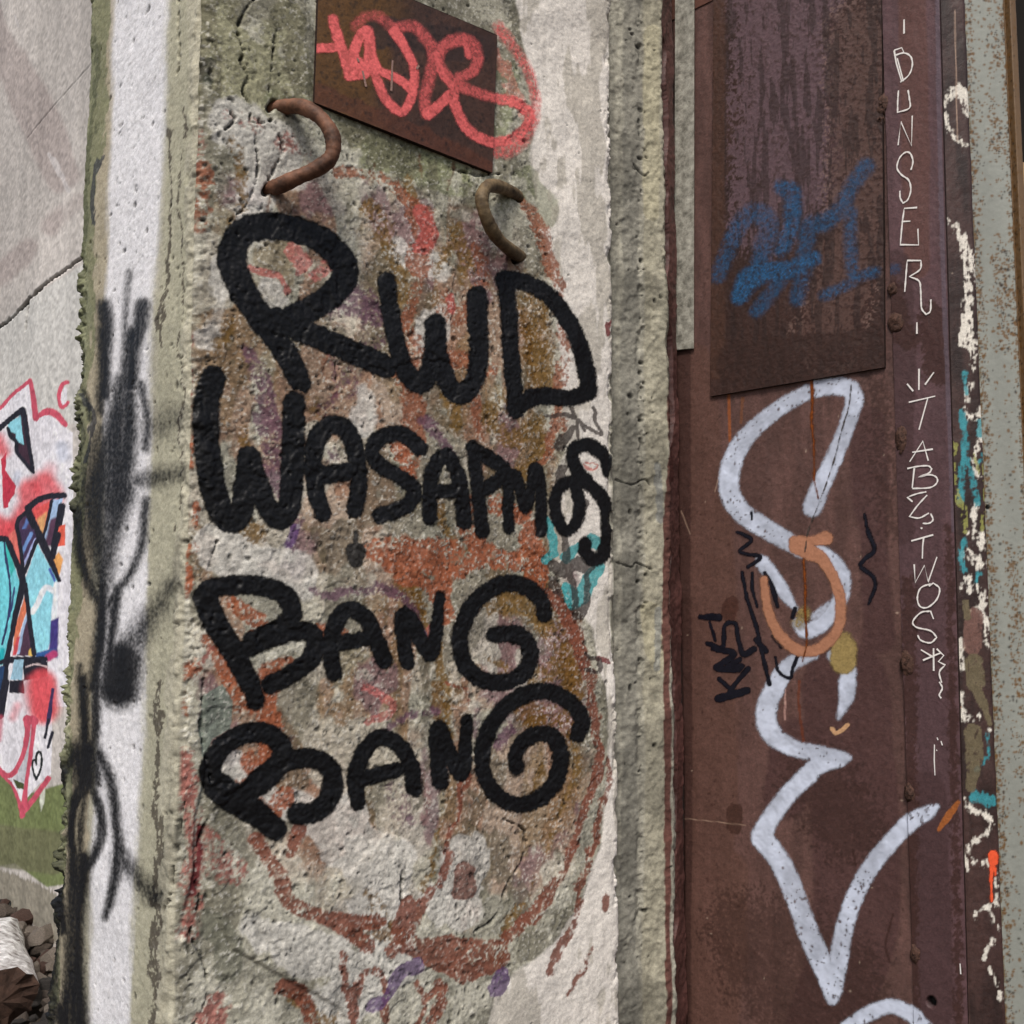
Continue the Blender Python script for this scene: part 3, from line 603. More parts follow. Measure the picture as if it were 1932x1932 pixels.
# ================================================================== CONCRETE JAMB beside the pillar
jamb = empty("concrete_jamb", (.19, 1.45, 0), "narrow ribbed grey concrete strip between pillar and rusty steel", "concrete strip")
J = path_surf([(.118, 1.302), (.168, 1.325), (.2065, 1.337), (.218, 1.42)], [.014, .004], ZLO, ZHI + .12, [.0016, .0016, .003], .0015, 31)
jb = J.noise(12, 5); jf = J.noise(150, 3); jm = J.noise(45, 4); js = J.noise(10, 4, 5.)
J.C[:] = lin((150, 147, 134)); J.tone(.78 + .44*js)
L([(o("1192,-60 1188,1000 1185,2000"), 30)], .45, js, (124, 122, 113), .75, soft=24, surf=J)
L([(o("1240,-60 1238,700 1236,2000"), 40)], .4, js*.6 + jm*.4, (156, 151, 131), .6, soft=26, surf=J)
L([(o("1232,60 1230,400"), 30), (o("1225,1150 1240,1250"), 34)], .6, jm, (168, 162, 136), .6, soft=12, surf=J)
L([(o("1240,880 1245,980"), 14), (o("1244,1150 1240,1260"), 12)], .6, jf, (120, 124, 126), .6, soft=8, surf=J)
J.H += (jb - .5)*.005 + (jm - .5)*.0022 + (jf - .5)*.0016
L([(o('1266,-60 1266,300 1264,620 1266,840 1258,1100 1262,2000'), [5, 9, 7, 15, 15, 12])], .8, J.noise(14, 5)*.7 + jf*.3, (92, 56, 50), .95, soft=8, surf=J)
seam = J.stroke(J.zero(), o("1210,-60 1210,700 1208,1300 1206,2000"), 14, 14); J.H -= seam*.004*sstep(.5, .8, jm); J.tone(1 - .6*seam*sstep(.75, .9, jf*.5 + jm*.5))
def pj(q, a_): J.H[q] -= .003*a_; J.C[q] *= (1 - .75*a_[..., None])
J.spots(500, .5, 2.6, pj, pick=np.clip(seam + .18, 0, 1)); J.tone(.74 + .24*jf + .28*J.grain(2)); J.tone(1 - .35*sstep(.6, .9, jb))
cj = J.zero()
for p in (o("1160,905 1190,915 1215,905 1225,915"), o("1162,1062 1190,1070 1200,1062 1230,1075"), o("1195,310 1215,330 1225,325")): J.stroke(cj, p, 2.5, 2.5)
J.H -= .003*cj; J.tone(1 - .7*cj)
rebase(J.build("ribbed_face", M_conc), jamb)

# ragged maroon paint film still stuck between jamb and steel
FL = path_surf([(.2055, 1.348), (.2262, 1.378)], [], ZLO, ZHI + .12, [.0012], .0016, 37)
fb = FL.noise(16, 5); ff = FL.noise(160, 3)
FL.C[:] = lin((78, 50, 46)); FL.tone(.75 + .5*fb); FL.tone(.8 + .4*ff)
cu = (FL.a - FL.a.min())/(FL.a.max() - FL.a.min())
gone = sstep(-.02, .02, (.75*FL.noise(6, 4)*(.95 - FL.b[:, None]*.0) - .05) - cu[None, :])
L([(o("1258,840 1262,900"), 20), (o("1262,560 1264,800"), 16, .8)], .6, ff, (64, 34, 30), .9, soft=6, surf=FL)
FL.H += (fb - .5)*.003 + (ff - .5)*.001
FL.H -= gone*.03
peel = FL.build("peeling_paint", M_steel); 
film = tag(peel, "ragged edge of peeling maroon paint beside the concrete jamb", "paint film")

# ================================================================== STEEL DOOR COLUMN
P0 = (.2275, 1.3955); P1 = (.4902, 1.1328); P2 = (.5262, 1.131)
nD = np.array([-(P1[1] - P0[1]), P1[0] - P0[0]]); nD = np.array([P1[1] - P0[1], -(P1[0] - P0[0])]); nD /= np.linalg.norm(nD); nDoor = np.array([nD[0], nD[1], 0.])
p0d = np.array([*P0, 1.5])
door = empty("steel_column", (.35, 1.35, 0), "broad rust brown steel column with white, blue, peach and black graffiti", "steel column")
D = path_surf([(.2295, 1.47), P0, P1, P2, (.531, 1.20)], [.004, .006, .005], ZLO, ZHI, [.004, .0014, .0012, .004], .0014, 41)
D.wobn = (D.noise(160, 3) - .5)*2
dg = D.grain(1); dg2 = D.grain(2); db = D.noise(7, 5); dm = D.noise(40, 4); df = D.noise(190, 3); ds_ = D.noise(14, 4, 5.)
iP1 = int(np.argmin(np.hypot(D.P[0, :, 0] - P1[0], D.P[0, :, 1] - P1[1]))); dc = np.arange(D.ns)[None, :]
flange = (dc >= iP1 - 2).astype(F)*np.ones((D.nz, 1), F); flat = 1 - flange
D.C[:] = lin((90, 65, 60)); D.tone(.80 + .38*ds_)
L([(o("1300,700 1340,1200 1330,1932"), 90), (o("1360,1650 1340,1932"), 100)], .35, ds_, (92, 64, 54), .6, soft=60, surf=D, dom=flat)
L([(o("1600,1300 1620,1700 1560,1932"), 160), (o("1640,800 1660,1200"), 60), (o("1500,1400 1480,1500"), 80, .7)], .5, db, (72, 48, 47), .8, soft=50, surf=D, dom=flat)
L([(o("1291,600 1291,2000"), 22)], .2, ds_, (62, 40, 36), .8, soft=16, surf=D, dom=flat)
L([(o("1460,1800 1560,1860"), 240), (o("1540,1480 1600,1560"), 160), (o("1650,700 1680,1000"), 60), (o("1400,1750 1480,1900"), 160)], 1.0, df*.3 + dg*.35 + dg2*.35, (50, 30, 24), .5, soft=130, surf=D, dom=flat)
for m_, c_ in ((o("1384,1530 1385,1560"), (64, 40, 32)), (o("1380,1140 1376,1160"), (70, 42, 34))): L([(m_, 28)], .5, df, c_, .9, soft=12, surf=D)
# flange: dark rust with wear
D.C = D.C*(1 - flange[..., None]) + flange[..., None]*lin((54, 37, 34))*(.55 + .9*ds_[..., None])
wn_ = np.clip((D.noise(60, 3, 6.)*.40 + df*.25 + dg2*.35 - .5)*1.5 + .5, 0, 1)
L([(t(2, 0, "1620,640 1600,560 1560,510 1510,540 1485,620 1500,710 1550,790 1640,825"), [16, 22, 24, 20, 12, 12, 12, 9]), (t(2, 0, "1500,1240 1570,1320 1610,1440 1625,1600 1610,1750 1600,1932"), [8, 20, 26, 22, 22, 30]),
   (t(2, 1, "1620,-20 1660,60 1650,150"), [34, 24, 14]), (t(2, 1, "1620,240 1610,330 1610,410 1665,430 1680,380"), 16), (t(2, 1, "1685,450 1685,560 1655,650 1665,740 1690,760"), 14), (t(2, 1, "1660,930 1640,1040 1620,1080"), 14), (t(2, 1, "1640,1080 1690,1110 1680,1160"), 22),
   (t(2, 1, "1600,1210 1650,1220 1680,1260"), 24), (t(2, 1, "1620,1340 1600,1400 1680,1400 1710,1480 1680,1520 1725,1600 1720,1650"), 18), (t(2, 1, "1560,1680 1580,1720 1570,1800 1590,1850"), 12), (t(2, 1, "1715,1700 1730,1720"), 14), (t(2, 2, "1580,60 1590,200 1680,195"), 13), (t(2, 2, "1740,270 1700,280"), 5), (t(2, 2, "1600,660 1620,710 1700,740 1755,790 1720,850 1640,910 1605,970 1610,1060"), [8, 14, 14, 12, 14, 16, 16, 12]),
   (t(2, 2, "1610,1010 1720,1020"), 16, .8), (t(2, 2, "1650,1330 1700,1280 1770,1250"), 16, .8), (t(2, 2, "1740,1290 1785,1400"), 7), (t(2, 2, "1770,1450 1710,1540 1730,1600 1780,1700 1800,1790"), 12, .9), (t(2, 2, "1775,1050 1780,1230"), 6)], 1.15, wn_, (222, 216, 204), .95, soft=15, al=.5, surf=D, dom=flange)
L([(t(2, 1, "1600,180 1610,300"), 10), (t(2, 1, "1580,400 1595,560 1580,700 1570,900"), 15), (t(2, 1, "1600,640 1640,780 1670,920"), 11), (t(2, 1, "1680,450 1680,530"), 12), (t(2, 1, "1690,640 1680,690"), 10), (t(2, 1, "1590,1130 1580,1200 1590,1300"), 14), (t(2, 1, "1660,1350 1680,1320"), 12), (t(2, 2, "1715,280 1730,360 1710,450 1660,490"), 9), (t(2, 2, "1650,640 1740,670"), 24), (t(2, 2, "1650,370 1670,390"), 10, .8)], .9, wn_, (54, 138, 148), .9, soft=14, al=.5, surf=D, dom=flange)
L([(t(2, 1, "1535,590 1530,630"), 16), (t(2, 1, "1530,700 1550,880 1590,950 1600,1070"), 14, .8), (t(2, 1, "1700,700 1715,900"), 8), (t(2, 1, "1640,640 1690,760"), 8, .8), (t(2, 1, "1690,960 1690,1060"), 12, .8)], 1.2, wn_, (140, 140, 74), .85, soft=5, surf=D, dom=flange)
L([(t(2, 1, "1650,1560 1640,1720"), 36)], .9, wn_, (108, 78, 70), .9, soft=6, surf=D, dom=flange)
L([(t(2, 1, "1650,1820 1660,1932"), 36), (t(2, 2, "1640,-10 1700,120 1740,230"), [20, 18, 10]), (t(2, 2, "1640,280 1650,420 1630,600"), [34, 36, 16]), (t(2, 1, "1600,1480 1610,1560"), 14)], .9, wn_, (100, 90, 68), .9, soft=6, surf=D, dom=flange)
L([(t(2, 2, "1560,680 1500,760 1450,830"), [10, 16, 8]), (t(2, 2, "1560,140 1545,160"), 10)], .5, df, (160, 92, 40), .8, soft=5, surf=D)
L([(t(2, 2, "1565,690 1530,720"), 8)], .3, df, (50, 28, 20), .9, soft=4, surf=D)
D.tone(.84 + .16*df + .18*dg2); D.tone(np.where(flat > 0, 1 - .35*sstep(.88, .97, df)*dm, 1))
M = D.stroke(D.zero(), t(2, 2, "1404,1800 1412,1812"), 15, 2); D.H -= .012*M; D.C = D.C*(1 - M[..., None]) + .004*M[..., None]  # bolt hole: dented, the dark inside it painted black
M = D.stroke(D.zero(), t(2, 2, "1350,1700 1300,1600"), 40, 30); D.lay(M*dm, (48, 40, 40), 0, None, .6)
def rs(q, a_): D.C[q] = D.C[q]*(1 - .6*a_[..., None]) + .6*a_[..., None]*lin((48, 24, 16)); D.H[q] -= .0002*a_
D.spots(900, .5, 1.6, rs)
def wsx(q, a_): D.C[q] = D.C[q]*(1 - .6*a_[..., None]) + .6*a_[..., None]*lin((190, 170, 150))
D.spots(60, .4, 1.0, wsx)
D.H += (D.noise(3, 3) - .5)*.004*flat + (dm - .5)*.0006 + (df - .5)*.0003
# scratches
for p, w in ((t(2, 1, "185,850 230,690"), 1.5), (t(2, 1, "-5,960 45,1090"), 1.5), (t(2, 0, "1540,60 1545,300 1555,800"), 2), (t(2, 2, "0,770 200,790 350,810"), 1.2)):
    D.lay(D.stroke(D.zero(), p, w, 2), (178, 150, 130), 0, None, .7)
for p, w, c_, a_ in ((t(2, 1, "262,300 265,420 268,560"), 5, (150, 80, 30), .7), (t(2, 1, "340,320 330,460"), 5, (120, 74, 44), .6), (t(2, 2, "660,-10 655,120 680,340"), 4, (104, 48, 20), .7), (t(2, 2, "580,40 575,210"), 3, (190, 150, 140), .6), (t(2, 2, "840,260 870,285 930,240"), 7, (222, 176, 130), .7), (t(2, 2, "960,950 975,1030"), 3, (50, 26, 20), .8), (t(2, 2, "1190,1310 1150,1480 1175,1580"), 3, (50, 26, 20), .8)):
    M = D.stroke(D.zero(), p, w, 4); D.lay(M, c_, .4, df, a_)
rebase(D.build("web_panel", M_steel), door)
box("column_core", .24, .50, 1.42, 1.6, 0, 3.4, M_plainconc); core = bpy.data.objects["column_core"]; rebase(core, door)
def slab(name, a, b, depth, z0, z1, mat, par):
    a = np.array([*a, 0]); b = np.array([*b, 0]); n = np.array([*depth, 0])
    v = []
    for z in (z0, z1):
        for p in (a, b, b + n, a + n): v.append(p + np.array([0, 0, z]))
    f = [(0,3,2,1),(4,5,6,7)] + [(i, (i+1) % 4, (i+1) % 4 + 4, i+4) for i in range(4)]
    return rebase(pymesh(name, v, f, mat), par)
M_steelplain = plain("plain_rusty_steel", (92, 60, 50), .6, .3, 30, .5, .002)
slab("web_panel_foot", P0, P1, (.02, .02), -.1, ZLO + .003, M_steelplain, door); slab("web_panel_head", P0, P1, (.02, .02), ZHI - .003, 3.4, M_steelplain, door)
slab("flange_foot", P1, P2, (.0, .03), -.1, ZLO + .003, M_steelplain, door); slab("flange_head", P1, P2, (.0, .03), ZHI - .003, 3.4, M_steelplain, door)

# cover plate (upper) and edge plate (with the pen writing)
def door_quad(px, lift, ds, seed):
    return quad_surf([on_plane(x, y, p0d + nDoor*lift, nDoor) for x, y in px], nDoor, ds, seed)
cov_px = ((1347, -90), (1662, -90), (1669, 693), (1340, 748))
U = door_quad(cov_px, .005, .0014, 43); U.wobn = (U.noise(160, 3) - .5)*2
u2 = np.clip((U.grain(1)*.35 + U.noise(270, 2, gain=.8)*.65 - .5)*1.3 + .5, 0, 1); ub = U.noise(10, 5); um = U.noise(60, 4); uf = U.noise(170, 3); us = U.noise(8, 4, 5.)
U.C[:] = lin((58, 38, 33)); U.tone(.8 + .4*us)
M = U.stroke(U.zero(), o("1480,-60 1500,300"), 240, 120); U.stroke(M, o("1440,300 1440,420"), 140, 80, .9)
U.lay(M, (98, 77, 84), 1.0, u2*.6 + uf*.25 + um*.15, .8, .2)
M = U.stroke(U.zero(), o("1620,60 1620,400 1560,640"), 120, 100); U.lay(M, (122, 98, 90), 1.15, u2*.75 + uf*.25, .7, .12)
U.lay(M, (60, 34, 28), .6, 1 - uf*.5 - u2*.5, .6, .3)
U.lay(sstep(.5, .8, uf*.6 + u2*.4), (42, 25, 21), 0, None, .6)
U.lay(sstep(.55, .85, U.noise(16, 4, 7.)), (38, 24, 22), .3, u2, .6, .3)
M = U.stroke(U.zero(), o("1352,-60 1350,700"), 24, 30); U.lay(M, (70, 46, 36), .2, us, .8)
M = U.stroke(U.zero(), o("1400,690 1660,660"), 80, 50); U.lay(M, (50, 31, 26), .3, us, .8)
U.H += (uf - .5)*.0003 + (u2 - .5)*.0004 + (ub - .5)*.0006
U.tone(.82 + .36*uf)
rebase(U.build("cover_plate", M_steel), door)['label'] = "pitted dark brown upper plate with a blue tag"
c4 = [on_plane(x, y, p0d + nDoor*.005, nDoor) for x, y in cov_px]
rebase(pymesh("cover_plate_edge", [p + nDoor*.0002 for p in c4] + [p - nDoor*.0065 for p in c4], [(i, i+4, (i+1) % 4 + 4, (i+1) % 4) for i in range(4)], plain("black_rust_edge", (34, 20, 16), .8, .3, 200)), door)
edge_px = ((1661, -90), (1770, -90), (1829, 2020), (1728, 2020))
G = door_quad(edge_px, .003, .0014, 44); G.wobn = (G.noise(160, 3) - .5)*2
gb = G.noise(9, 5); gf = G.noise(190, 3); gs = G.noise(8, 4, 6.)
G.C[:] = lin((86, 63, 66)); G.tone(.84 + .32*gs)
L([(o("1722,-60 1730,500"), 50)], .4, gs, (92, 62, 56), .8, soft=30, surf=G)
L([(o("1690,500 1700,1000"), 60), (o("1740,1500 1760,1900"), 80)], .5, gb, (68, 47, 48), .8, soft=30, surf=G)
L([(o("1680,540 1700,620 1720,640"), 46), (o("1760,600 1770,700"), 60), (o("1715,1100 1720,1932"), 30), (o("1790,1000 1810,1932"), 18)], .85, gf*.5 + G.grain(1)*.5, (58, 34, 28), .8, soft=30, surf=G)
L([(o("1768,-60 1776,400 1800,1000"), 8)], .4, gf, (96, 84, 94), .7, soft=5, surf=G)
G.tone(.85 + .14*gf + .14*G.grain(2)); G.H += (gb - .5)*.0012 + (gf - .5)*.0003
M = G.stroke(G.zero(), t(2, 2, "1404,1800 1412,1812"), 16, 2); G.H -= .012*M; G.C = G.C*(1 - M[..., None]) + .004*M[..., None]  # same bolt hole in the edge plate, its inner shade painted black
L([(t(2, 2, "1560,680 1500,760 1450,830"), [8, 15, 8])], .5, gf, (160, 92, 40), .85, soft=5, surf=G)
rebase(G.build("edge_plate", M_steel), door)['label'] = "narrow brown strip with thin white handwriting running down it"
e4 = [on_plane(x, y, p0d + nDoor*.003, nDoor) for x, y in edge_px]
rebase(pymesh("edge_plate_rim", [p + nDoor*.0002 for p in e4] + [p - nDoor*.004 for p in e4], [(i, i+4, (i+1) % 4 + 4, (i+1) % 4) for i in range(4)], plain("seam_rust", (40, 22, 18), .8, .3, 200)), door)

# weld lumps down the seam
def lump(name, X_, Y_, rx, rz, seed, mat):
    c = on_plane(X_, Y_, p0d + nDoor*.003, nDoor); rng = random.Random(seed); V = []; Fc = []
    side_ = np.array([-nDoor[1], nDoor[0], 0]); up = np.array([0, 0, 1.])
    nu, nv = 12, 7
    for j in range(nv):
        ph = math.pi/2*j/(nv - 1)
        for i in range(nu):
            th = 2*math.pi*i/nu; r = 1 + rng.uniform(-.25, .25)
            V.append(c + side_*math.cos(th)*math.cos(ph)*rx*r + up*math.sin(th)*math.cos(ph)*rz*r + nDoor*(math.sin(ph)*.004*rng.uniform(.6, 1.3) - .001))
    for j in range(nv - 1):
        for i in range(nu): Fc.append((j*nu + i, j*nu + (i+1) % nu, (j+1)*nu + (i+1) % nu, (j+1)*nu + i))
    return rebase(pymesh(name, V, Fc, mat, None, sm=True), door)
M_weld = plain("scabby_weld_rust", (52, 34, 28), .75, .4, 300, 1., .002, rgb2=(82, 58, 48))
for k, (a, b, rx, rz) in enumerate([(1665, 198, .008, .013), (1684, 545, .006, .008), (1690, 607, .009, .012), (1701, 830, .007, .016), (1712, 1252, .008, .014), (1716, 1497, .006, .010), (1727, 1800, .006, .010), (1661, 225, .005, .005)]):
    lump("weld_bead", a, b, rx, rz, k, M_weld)

# ---- graffiti on the steel
def on_door(name, strokes, label, mat, surf=None, soft=6., mul=None, off=.0004, thr=.03, wob=.8, dv=0.):
    s = surf or D; M = s.zero()
    for st in strokes: s.stroke(M, st[0], st[1], st[3] if len(st) > 3 else soft, st[2] if len(st) > 2 else 1., wob=wob)
    if mul is not None: M *= mul
    ob = s.coat(name, M, mat, None, off, thr, label, dens_var=dv, gran=.5)
    if ob: rebase(ob, door)
    return ob
WH = spray("bluish_white_spray_paint", (194, 202, 220), .5, .16, .2, 60)
s_strokes = [(t(2, 1, "740,940 790,810 850,680 910,540 955,410 975,320 940,265 860,255 760,265"), [36, 34, 32, 30, 30, 34, 34, 32, 30]), (t(2, 1, "800,262 720,285 600,345 480,430 370,530 295,650 265,780 280,880 340,970 450,1045 560,1110 680,1180"), [30, 28, 28, 30, 32, 36, 36, 38, 38, 36, 34, 30]),
             (t(2, 1, "780,1190 860,1250 910,1330 905,1430 860,1520 790,1600 700,1640 660,1600"), [26, 28, 28, 28, 28, 28, 28, 24]), (t(2, 1, "455,1250 530,1350 590,1440 640,1510"), [26, 26, 22, 10]), (t(2, 1, "760,1560 840,1500"), 20, .7),
             (t(2, 1, "740,1770 640,1810 570,1870 525,1960"), [20, 26, 32, 36]), (t(2, 2, "525,20 480,120 472,220 520,310 640,375 780,405 900,425 940,428"), [36, 38, 38, 36, 30, 30, 22, 10]), (t(2, 2, "900,440 780,460 690,540 590,640 500,760 445,860"), [22, 34, 34, 34, 34, 38]),
             (t(2, 2, "445,880 530,990 600,1120 660,1280 730,1460 800,1620 850,1790"), [40, 38, 38, 36, 38, 38, 22]), (t(2, 2, "850,1740 880,1600 905,1440 940,1300 1000,1150 1080,1020 1180,900 1290,790 1380,740 1440,700"), [36, 34, 34, 32, 32, 32, 32, 32, 28, 8]),
             (t(2, 1, "850,1780 930,1850 935,1932"), [20, 28, 30]), (t(2, 2, "930,0 925,80 880,200"), [32, 28, 8]), (t(2, 2, "930,1950 1060,1870 1180,1830 1290,1870 1370,1960"), [26, 28, 26, 28, 30])]
wear_d = np.ones((D.nz, D.ns), F)
denz = D.zero(); [D.stroke(denz, p_, w_, 60) for p_, w_ in ((t(2, 1, '880,230 400,500 300,600'), 60), (t(2, 1, '1000,280 960,480'), 50), (t(2, 2, '700,400 900,430'), 60), (t(2, 2, '650,1200 850,1760 990,1150'), 90), (t(2, 2, '950,1900 1300,1850'), 60), (t(2, 2, '1380,720'), 50), (t(2, 1, '300,950 500,1080'), 50))]
def fr(q, a_): wear_d[q] *= 1 - .85*a_
D.spots(16000, .4, 1.5, fr, pick=.03 + .5*denz)
on_door("graffiti_outline", s_strokes, "long bluish white sprayed outline like a curled S", WH, mul=flat*wear_d, soft=8., dv=.22)
# the same outline where it crosses the proud edge plate
on_door("graffiti_outline", [s_strokes[9], s_strokes[12]], "tip of the white outline crossing the seam", WH, surf=G, mul=1 - .7*sstep(.84, .96, gf), soft=8.)
PE = spray("peach_spray_paint", (168, 118, 92), .5, .1, .2)
on_door("graffiti_ring", [(t(2, 1, "640,1135 740,1130 815,1115"), [24, 18, 26]), (t(2, 1, "650,1160 720,1190 790,1230 850,1320 890,1420 900,1520 880,1630 810,1715 720,1755 630,1735 545,1650 490,1530 465,1350"), [30, 32, 24, 20, 20, 20, 20, 21, 21, 21, 20, 18, 14])], "peach sprayed ring with a flat top", PE, off=.0008)
on_door("graffiti_blot", [(t(2, 1, "915,1740 910,1810"), 48, .95, 8), (t(2, 1, "920,1680 930,1720"), 24, .8, 10), (t(2, 1, "690,1540 660,1590"), 24, .65, 14)], "dull ochre sprayed blots beside the ring", spray("ochre_spray_paint", (152, 132, 84), .5, .2, .2), off=.0006)
on_door("rust_run", [(t(2, 1, "730,225 738,330 733,460 745,600 748,790"), [7, 6, 5, 3.5, 3]), (t(2, 1, "752,800 775,890"), 3, .8), (t(2, 1, "690,1230 700,1380 698,1520 705,1700 680,1810"), [3.5, 4, 4, 3.5, 3])], "thin orange brown rust drip down the column", spray("wet_rust", (112, 58, 20), .4, .3), soft=2.2, off=.0011)
on_door("hairline_crack", [(t(2, 1, "960,250 945,370 905,500 870,640 820,800 760,960 715,1080 700,1190"), 1.6)], None, spray("dark_grey_crack", (70, 62, 58), .7), soft=1.6, off=.0012)
KM = spray("black_marker_ink", (20, 20, 30), .4, .3, .1)
on_door("graffiti_squiggle", [(t(2, 1, "1035,980 1055,1080 1085,1150 1085,1190 1040,1230 1012,1270 1050,1305 1090,1340 1095,1390 1070,1450 1055,1488"), [5, 9, 10, 9, 8, 9, 9, 8, 8, 7, 4])], "wavy black marker squiggle", KM, soft=1.8, off=.0005)
on_door("graffiti_word", [(t(2, 1, "393,970 395,1010"), 4), (t(2, 1, "315,1080 395,1125 325,1190 445,1220 375,1275"), 7), (t(2, 1, "342,1310 365,1440 415,1600 455,1780 490,1940"), [6, 8, 9, 8, 8]), (t(2, 1, "400,1310 400,1400 425,1500"), [5, 7, 5]), (t(2, 1, "468,1310 515,1400 540,1500"), [6, 10, 8]), (t(2, 1, "640,1510 625,1560"), 8), (t(2, 1, "525,1790 545,1870 610,1905 625,1850 655,1775"), 6), (t(2, 1, "510,1670 560,1730"), 6, .7),
                          (t(2, 1, "100,1560 205,1562"), [10, 16]), (t(2, 1, "155,1590 185,1690"), 6), (t(2, 1, "140,1710 225,1730 240,1610 300,1600 320,1700 345,1770 405,1740"), [10, 9, 8, 9, 9, 11, 12]), (t(2, 1, "170,1740 290,1770 185,1850 330,1850"), [9, 14, 10, 18]), (t(2, 1, "420,1690 470,1750"), 12), (t(2, 1, "230,1855 320,1800"), 10)],
        "black marker scrawl reading KMS sideways with doubled strokes", KM, soft=1.8, off=.0006)
on_door("graffiti_word", [(t(2, 2, "200,90 360,45"), 15), (t(2, 2, "290,60 205,-20"), 8), (t(2, 2, "260,50 370,-80"), [8, 10])], "black marker letter K lying on its side", KM, soft=1.8, off=.0006)
on_door("paint_drip", [(t(2, 2, "1752,975 1755,1010"), 18), (t(2, 2, "1750,1040 1745,1120 1748,1235"), [10, 6, 4]), (t(2, 2, "1765,1050 1768,1090"), 5)], "orange red paint blob with a long drip", spray("orange_red_paint", (222, 88, 54), .35, .1, .1), soft=2., off=.0008)
BL = spray("blue_spray_paint", (46, 92, 134), .5, .25, .3)
blue = [(t(2, 0, "200,1560 250,1440 310,1300 390,1210 460,1230 490,1300 460,1400 440,1490"), [22, 24, 26, 30, 34, 30, 30, 28], .62, 10), (t(2, 0, "560,1060 620,1090 625,1190 610,1300 560,1420"), [22, 28, 26, 24, 20], .8, 9), (t(2, 0, "320,1680 380,1580 470,1540 600,1530 740,1460"), [24, 36, 32, 28, 24], .95, 8),
        (t(2, 0, "420,1760 480,1690 560,1580"), 20, .6, 9), (t(2, 0, "650,1690 680,1560 695,1400 720,1280 800,1260 890,1180 960,1050 1040,940"), [22, 24, 24, 28, 26, 22, 22, 24], .65, 10), (t(2, 0, "950,1200 950,1380 960,1540"), 18, .6, 9), (t(2, 0, "805,1670 880,1640 1000,1570 1090,1540"), [18, 16, 16, 16], .7, 8)]
blue = [(b_[0], list(np.array(b_[1])*1.2) if isinstance(b_[1], list) else b_[1]*1.25, b_[2], b_[3]*1.7) for b_ in blue]
on_door("graffiti_tag", blue, "worn blue sprayed tag on the upper plate", BL, surf=U, mul=(.30 + .70*sstep(.25, .6, 1 - u2*.5 - uf*.3 - ub*.1))*.7)
on_door("graffiti_tag", [(t(2, 0, "1050,1560 1130,1535 1210,1520"), 18, .3, 12)], "faint blue overspray past the seam", BL, surf=G)

# ---- thin white handwriting
T2 = lambda s_: t(2, 0, s_); T3 = lambda s_: t(2, 1, s_)
pe = p0d + nDoor*.003
ribbons("handwriting", [T2("1253,110 1253,190"), T2("1197,285 1210,360 1240,462"), T2("1197,312 1255,300 1292,322 1300,370 1280,425 1232,465"), T2("1197,285 1240,270 1252,295 1205,314"), T2("1215,330 1250,460"),
    T2("1222,512 1218,570 1217,636 1284,612 1284,560 1276,510"), T2("1220,822 1236,690 1296,826 1300,655"),
    T2("1293,962 1304,915 1290,870 1262,862 1228,895 1214,950 1240,990 1280,1020 1292,1075 1275,1130 1248,1150 1232,1120 1230,1080"), T2("1328,1175 1255,1180 1243,1270 1233,1385 1336,1387 1332,1295"), T2("1240,1255 1290,1252"),
    T2("1258,1652 1265,1560 1272,1475 1350,1475 1345,1525 1285,1566 1338,1590 1348,1640 1350,1700"), T2("1350,1700 1355,1750 1380,1780 1403,1760 1406,1695"), T2("1327,1825 1327,1890")],
    3.1, pe, nDoor, PEN, door, "upper white pen writing BUNSERU in a column")
ribbons("handwriting", [T3("1270,240 1305,282"), T3("1338,155 1337,275"), T3("1372,245 1422,175"), T3("1280,345 1430,310"), T3("1388,320 1338,500"), T3("1285,682 1360,565 1391,676"), T3("1300,628 1417,610"), T3("1272,720 1330,708 1390,705 1410,722 1395,745 1335,768 1400,755 1437,770 1440,800 1400,828 1300,833"), T3("1312,718 1300,830"),
    T3("1380,852 1330,862 1272,882 1302,908"), T3("1385,870 1330,930 1285,992 1340,1000 1395,972"), T3("1405,975 1418,1010 1395,1030 1360,1030"), T3("1348,1055 1358,1060"), T3("1295,1130 1420,1095"), T3("1366,1108 1360,1160 1358,1230"), T3("1312,1262 1318,1366 1370,1268 1391,1362 1441,1220"),
    T3("1405,1372 1350,1395 1330,1450 1345,1500 1390,1505 1440,1460 1456,1400 1420,1368 1395,1385"), T3("1422,1572 1405,1527 1350,1535 1305,1585 1325,1618 1405,1638 1440,1675 1405,1706 1350,1692 1332,1662"), T3("1350,1745 1425,1790"), T3("1422,1737 1423,1865"), T3("1362,1805 1465,1762"), T3("1440,1740 1480,1778 1450,1812 1488,1832 1455,1872 1468,1932"), t(2, 2, "1455,-5 1472,30 1455,68 1466,88")],
    3.0, pe, nDoor, PEN, door, "lower white pen writing TABZ TWOS with an arrow above")
for ln in ("1425,350 1424,440 1428,525", "1440,310 1445,325", "1462,330 1470,355", "1435,380 1440,385", "1570,1590 1574,1650"): ribbons("scratch_mark", [t(2, 2, ln)], 2, pe, nDoor, PEN, door)

# pale strip beside the cover plate, top
strip = tag(pymesh("paint_strip", *(lambda a, b: ([np.array(a[0]), np.array(a[1]), np.array(a[2]), np.array(a[3])] + [np.array(q) + np.array([.003, .012, 0]) for q in a], [(0,1,2,3), (0,4,5,1), (1,5,6,2), (2,6,7,3), (3,7,4,0)]))([on_plane(x, y, p0d + nDoor*.006, nDoor) for x, y in ((1272, 660), (1309, 657), (1310, -90), (1274, -90))], 0), plain("pale_grey_paint", (128, 125, 114), .7, .45, 90, .8, .002, rgb2=(150, 148, 138))), "pale grey metal strip beside the upper steel plate", "metal strip")

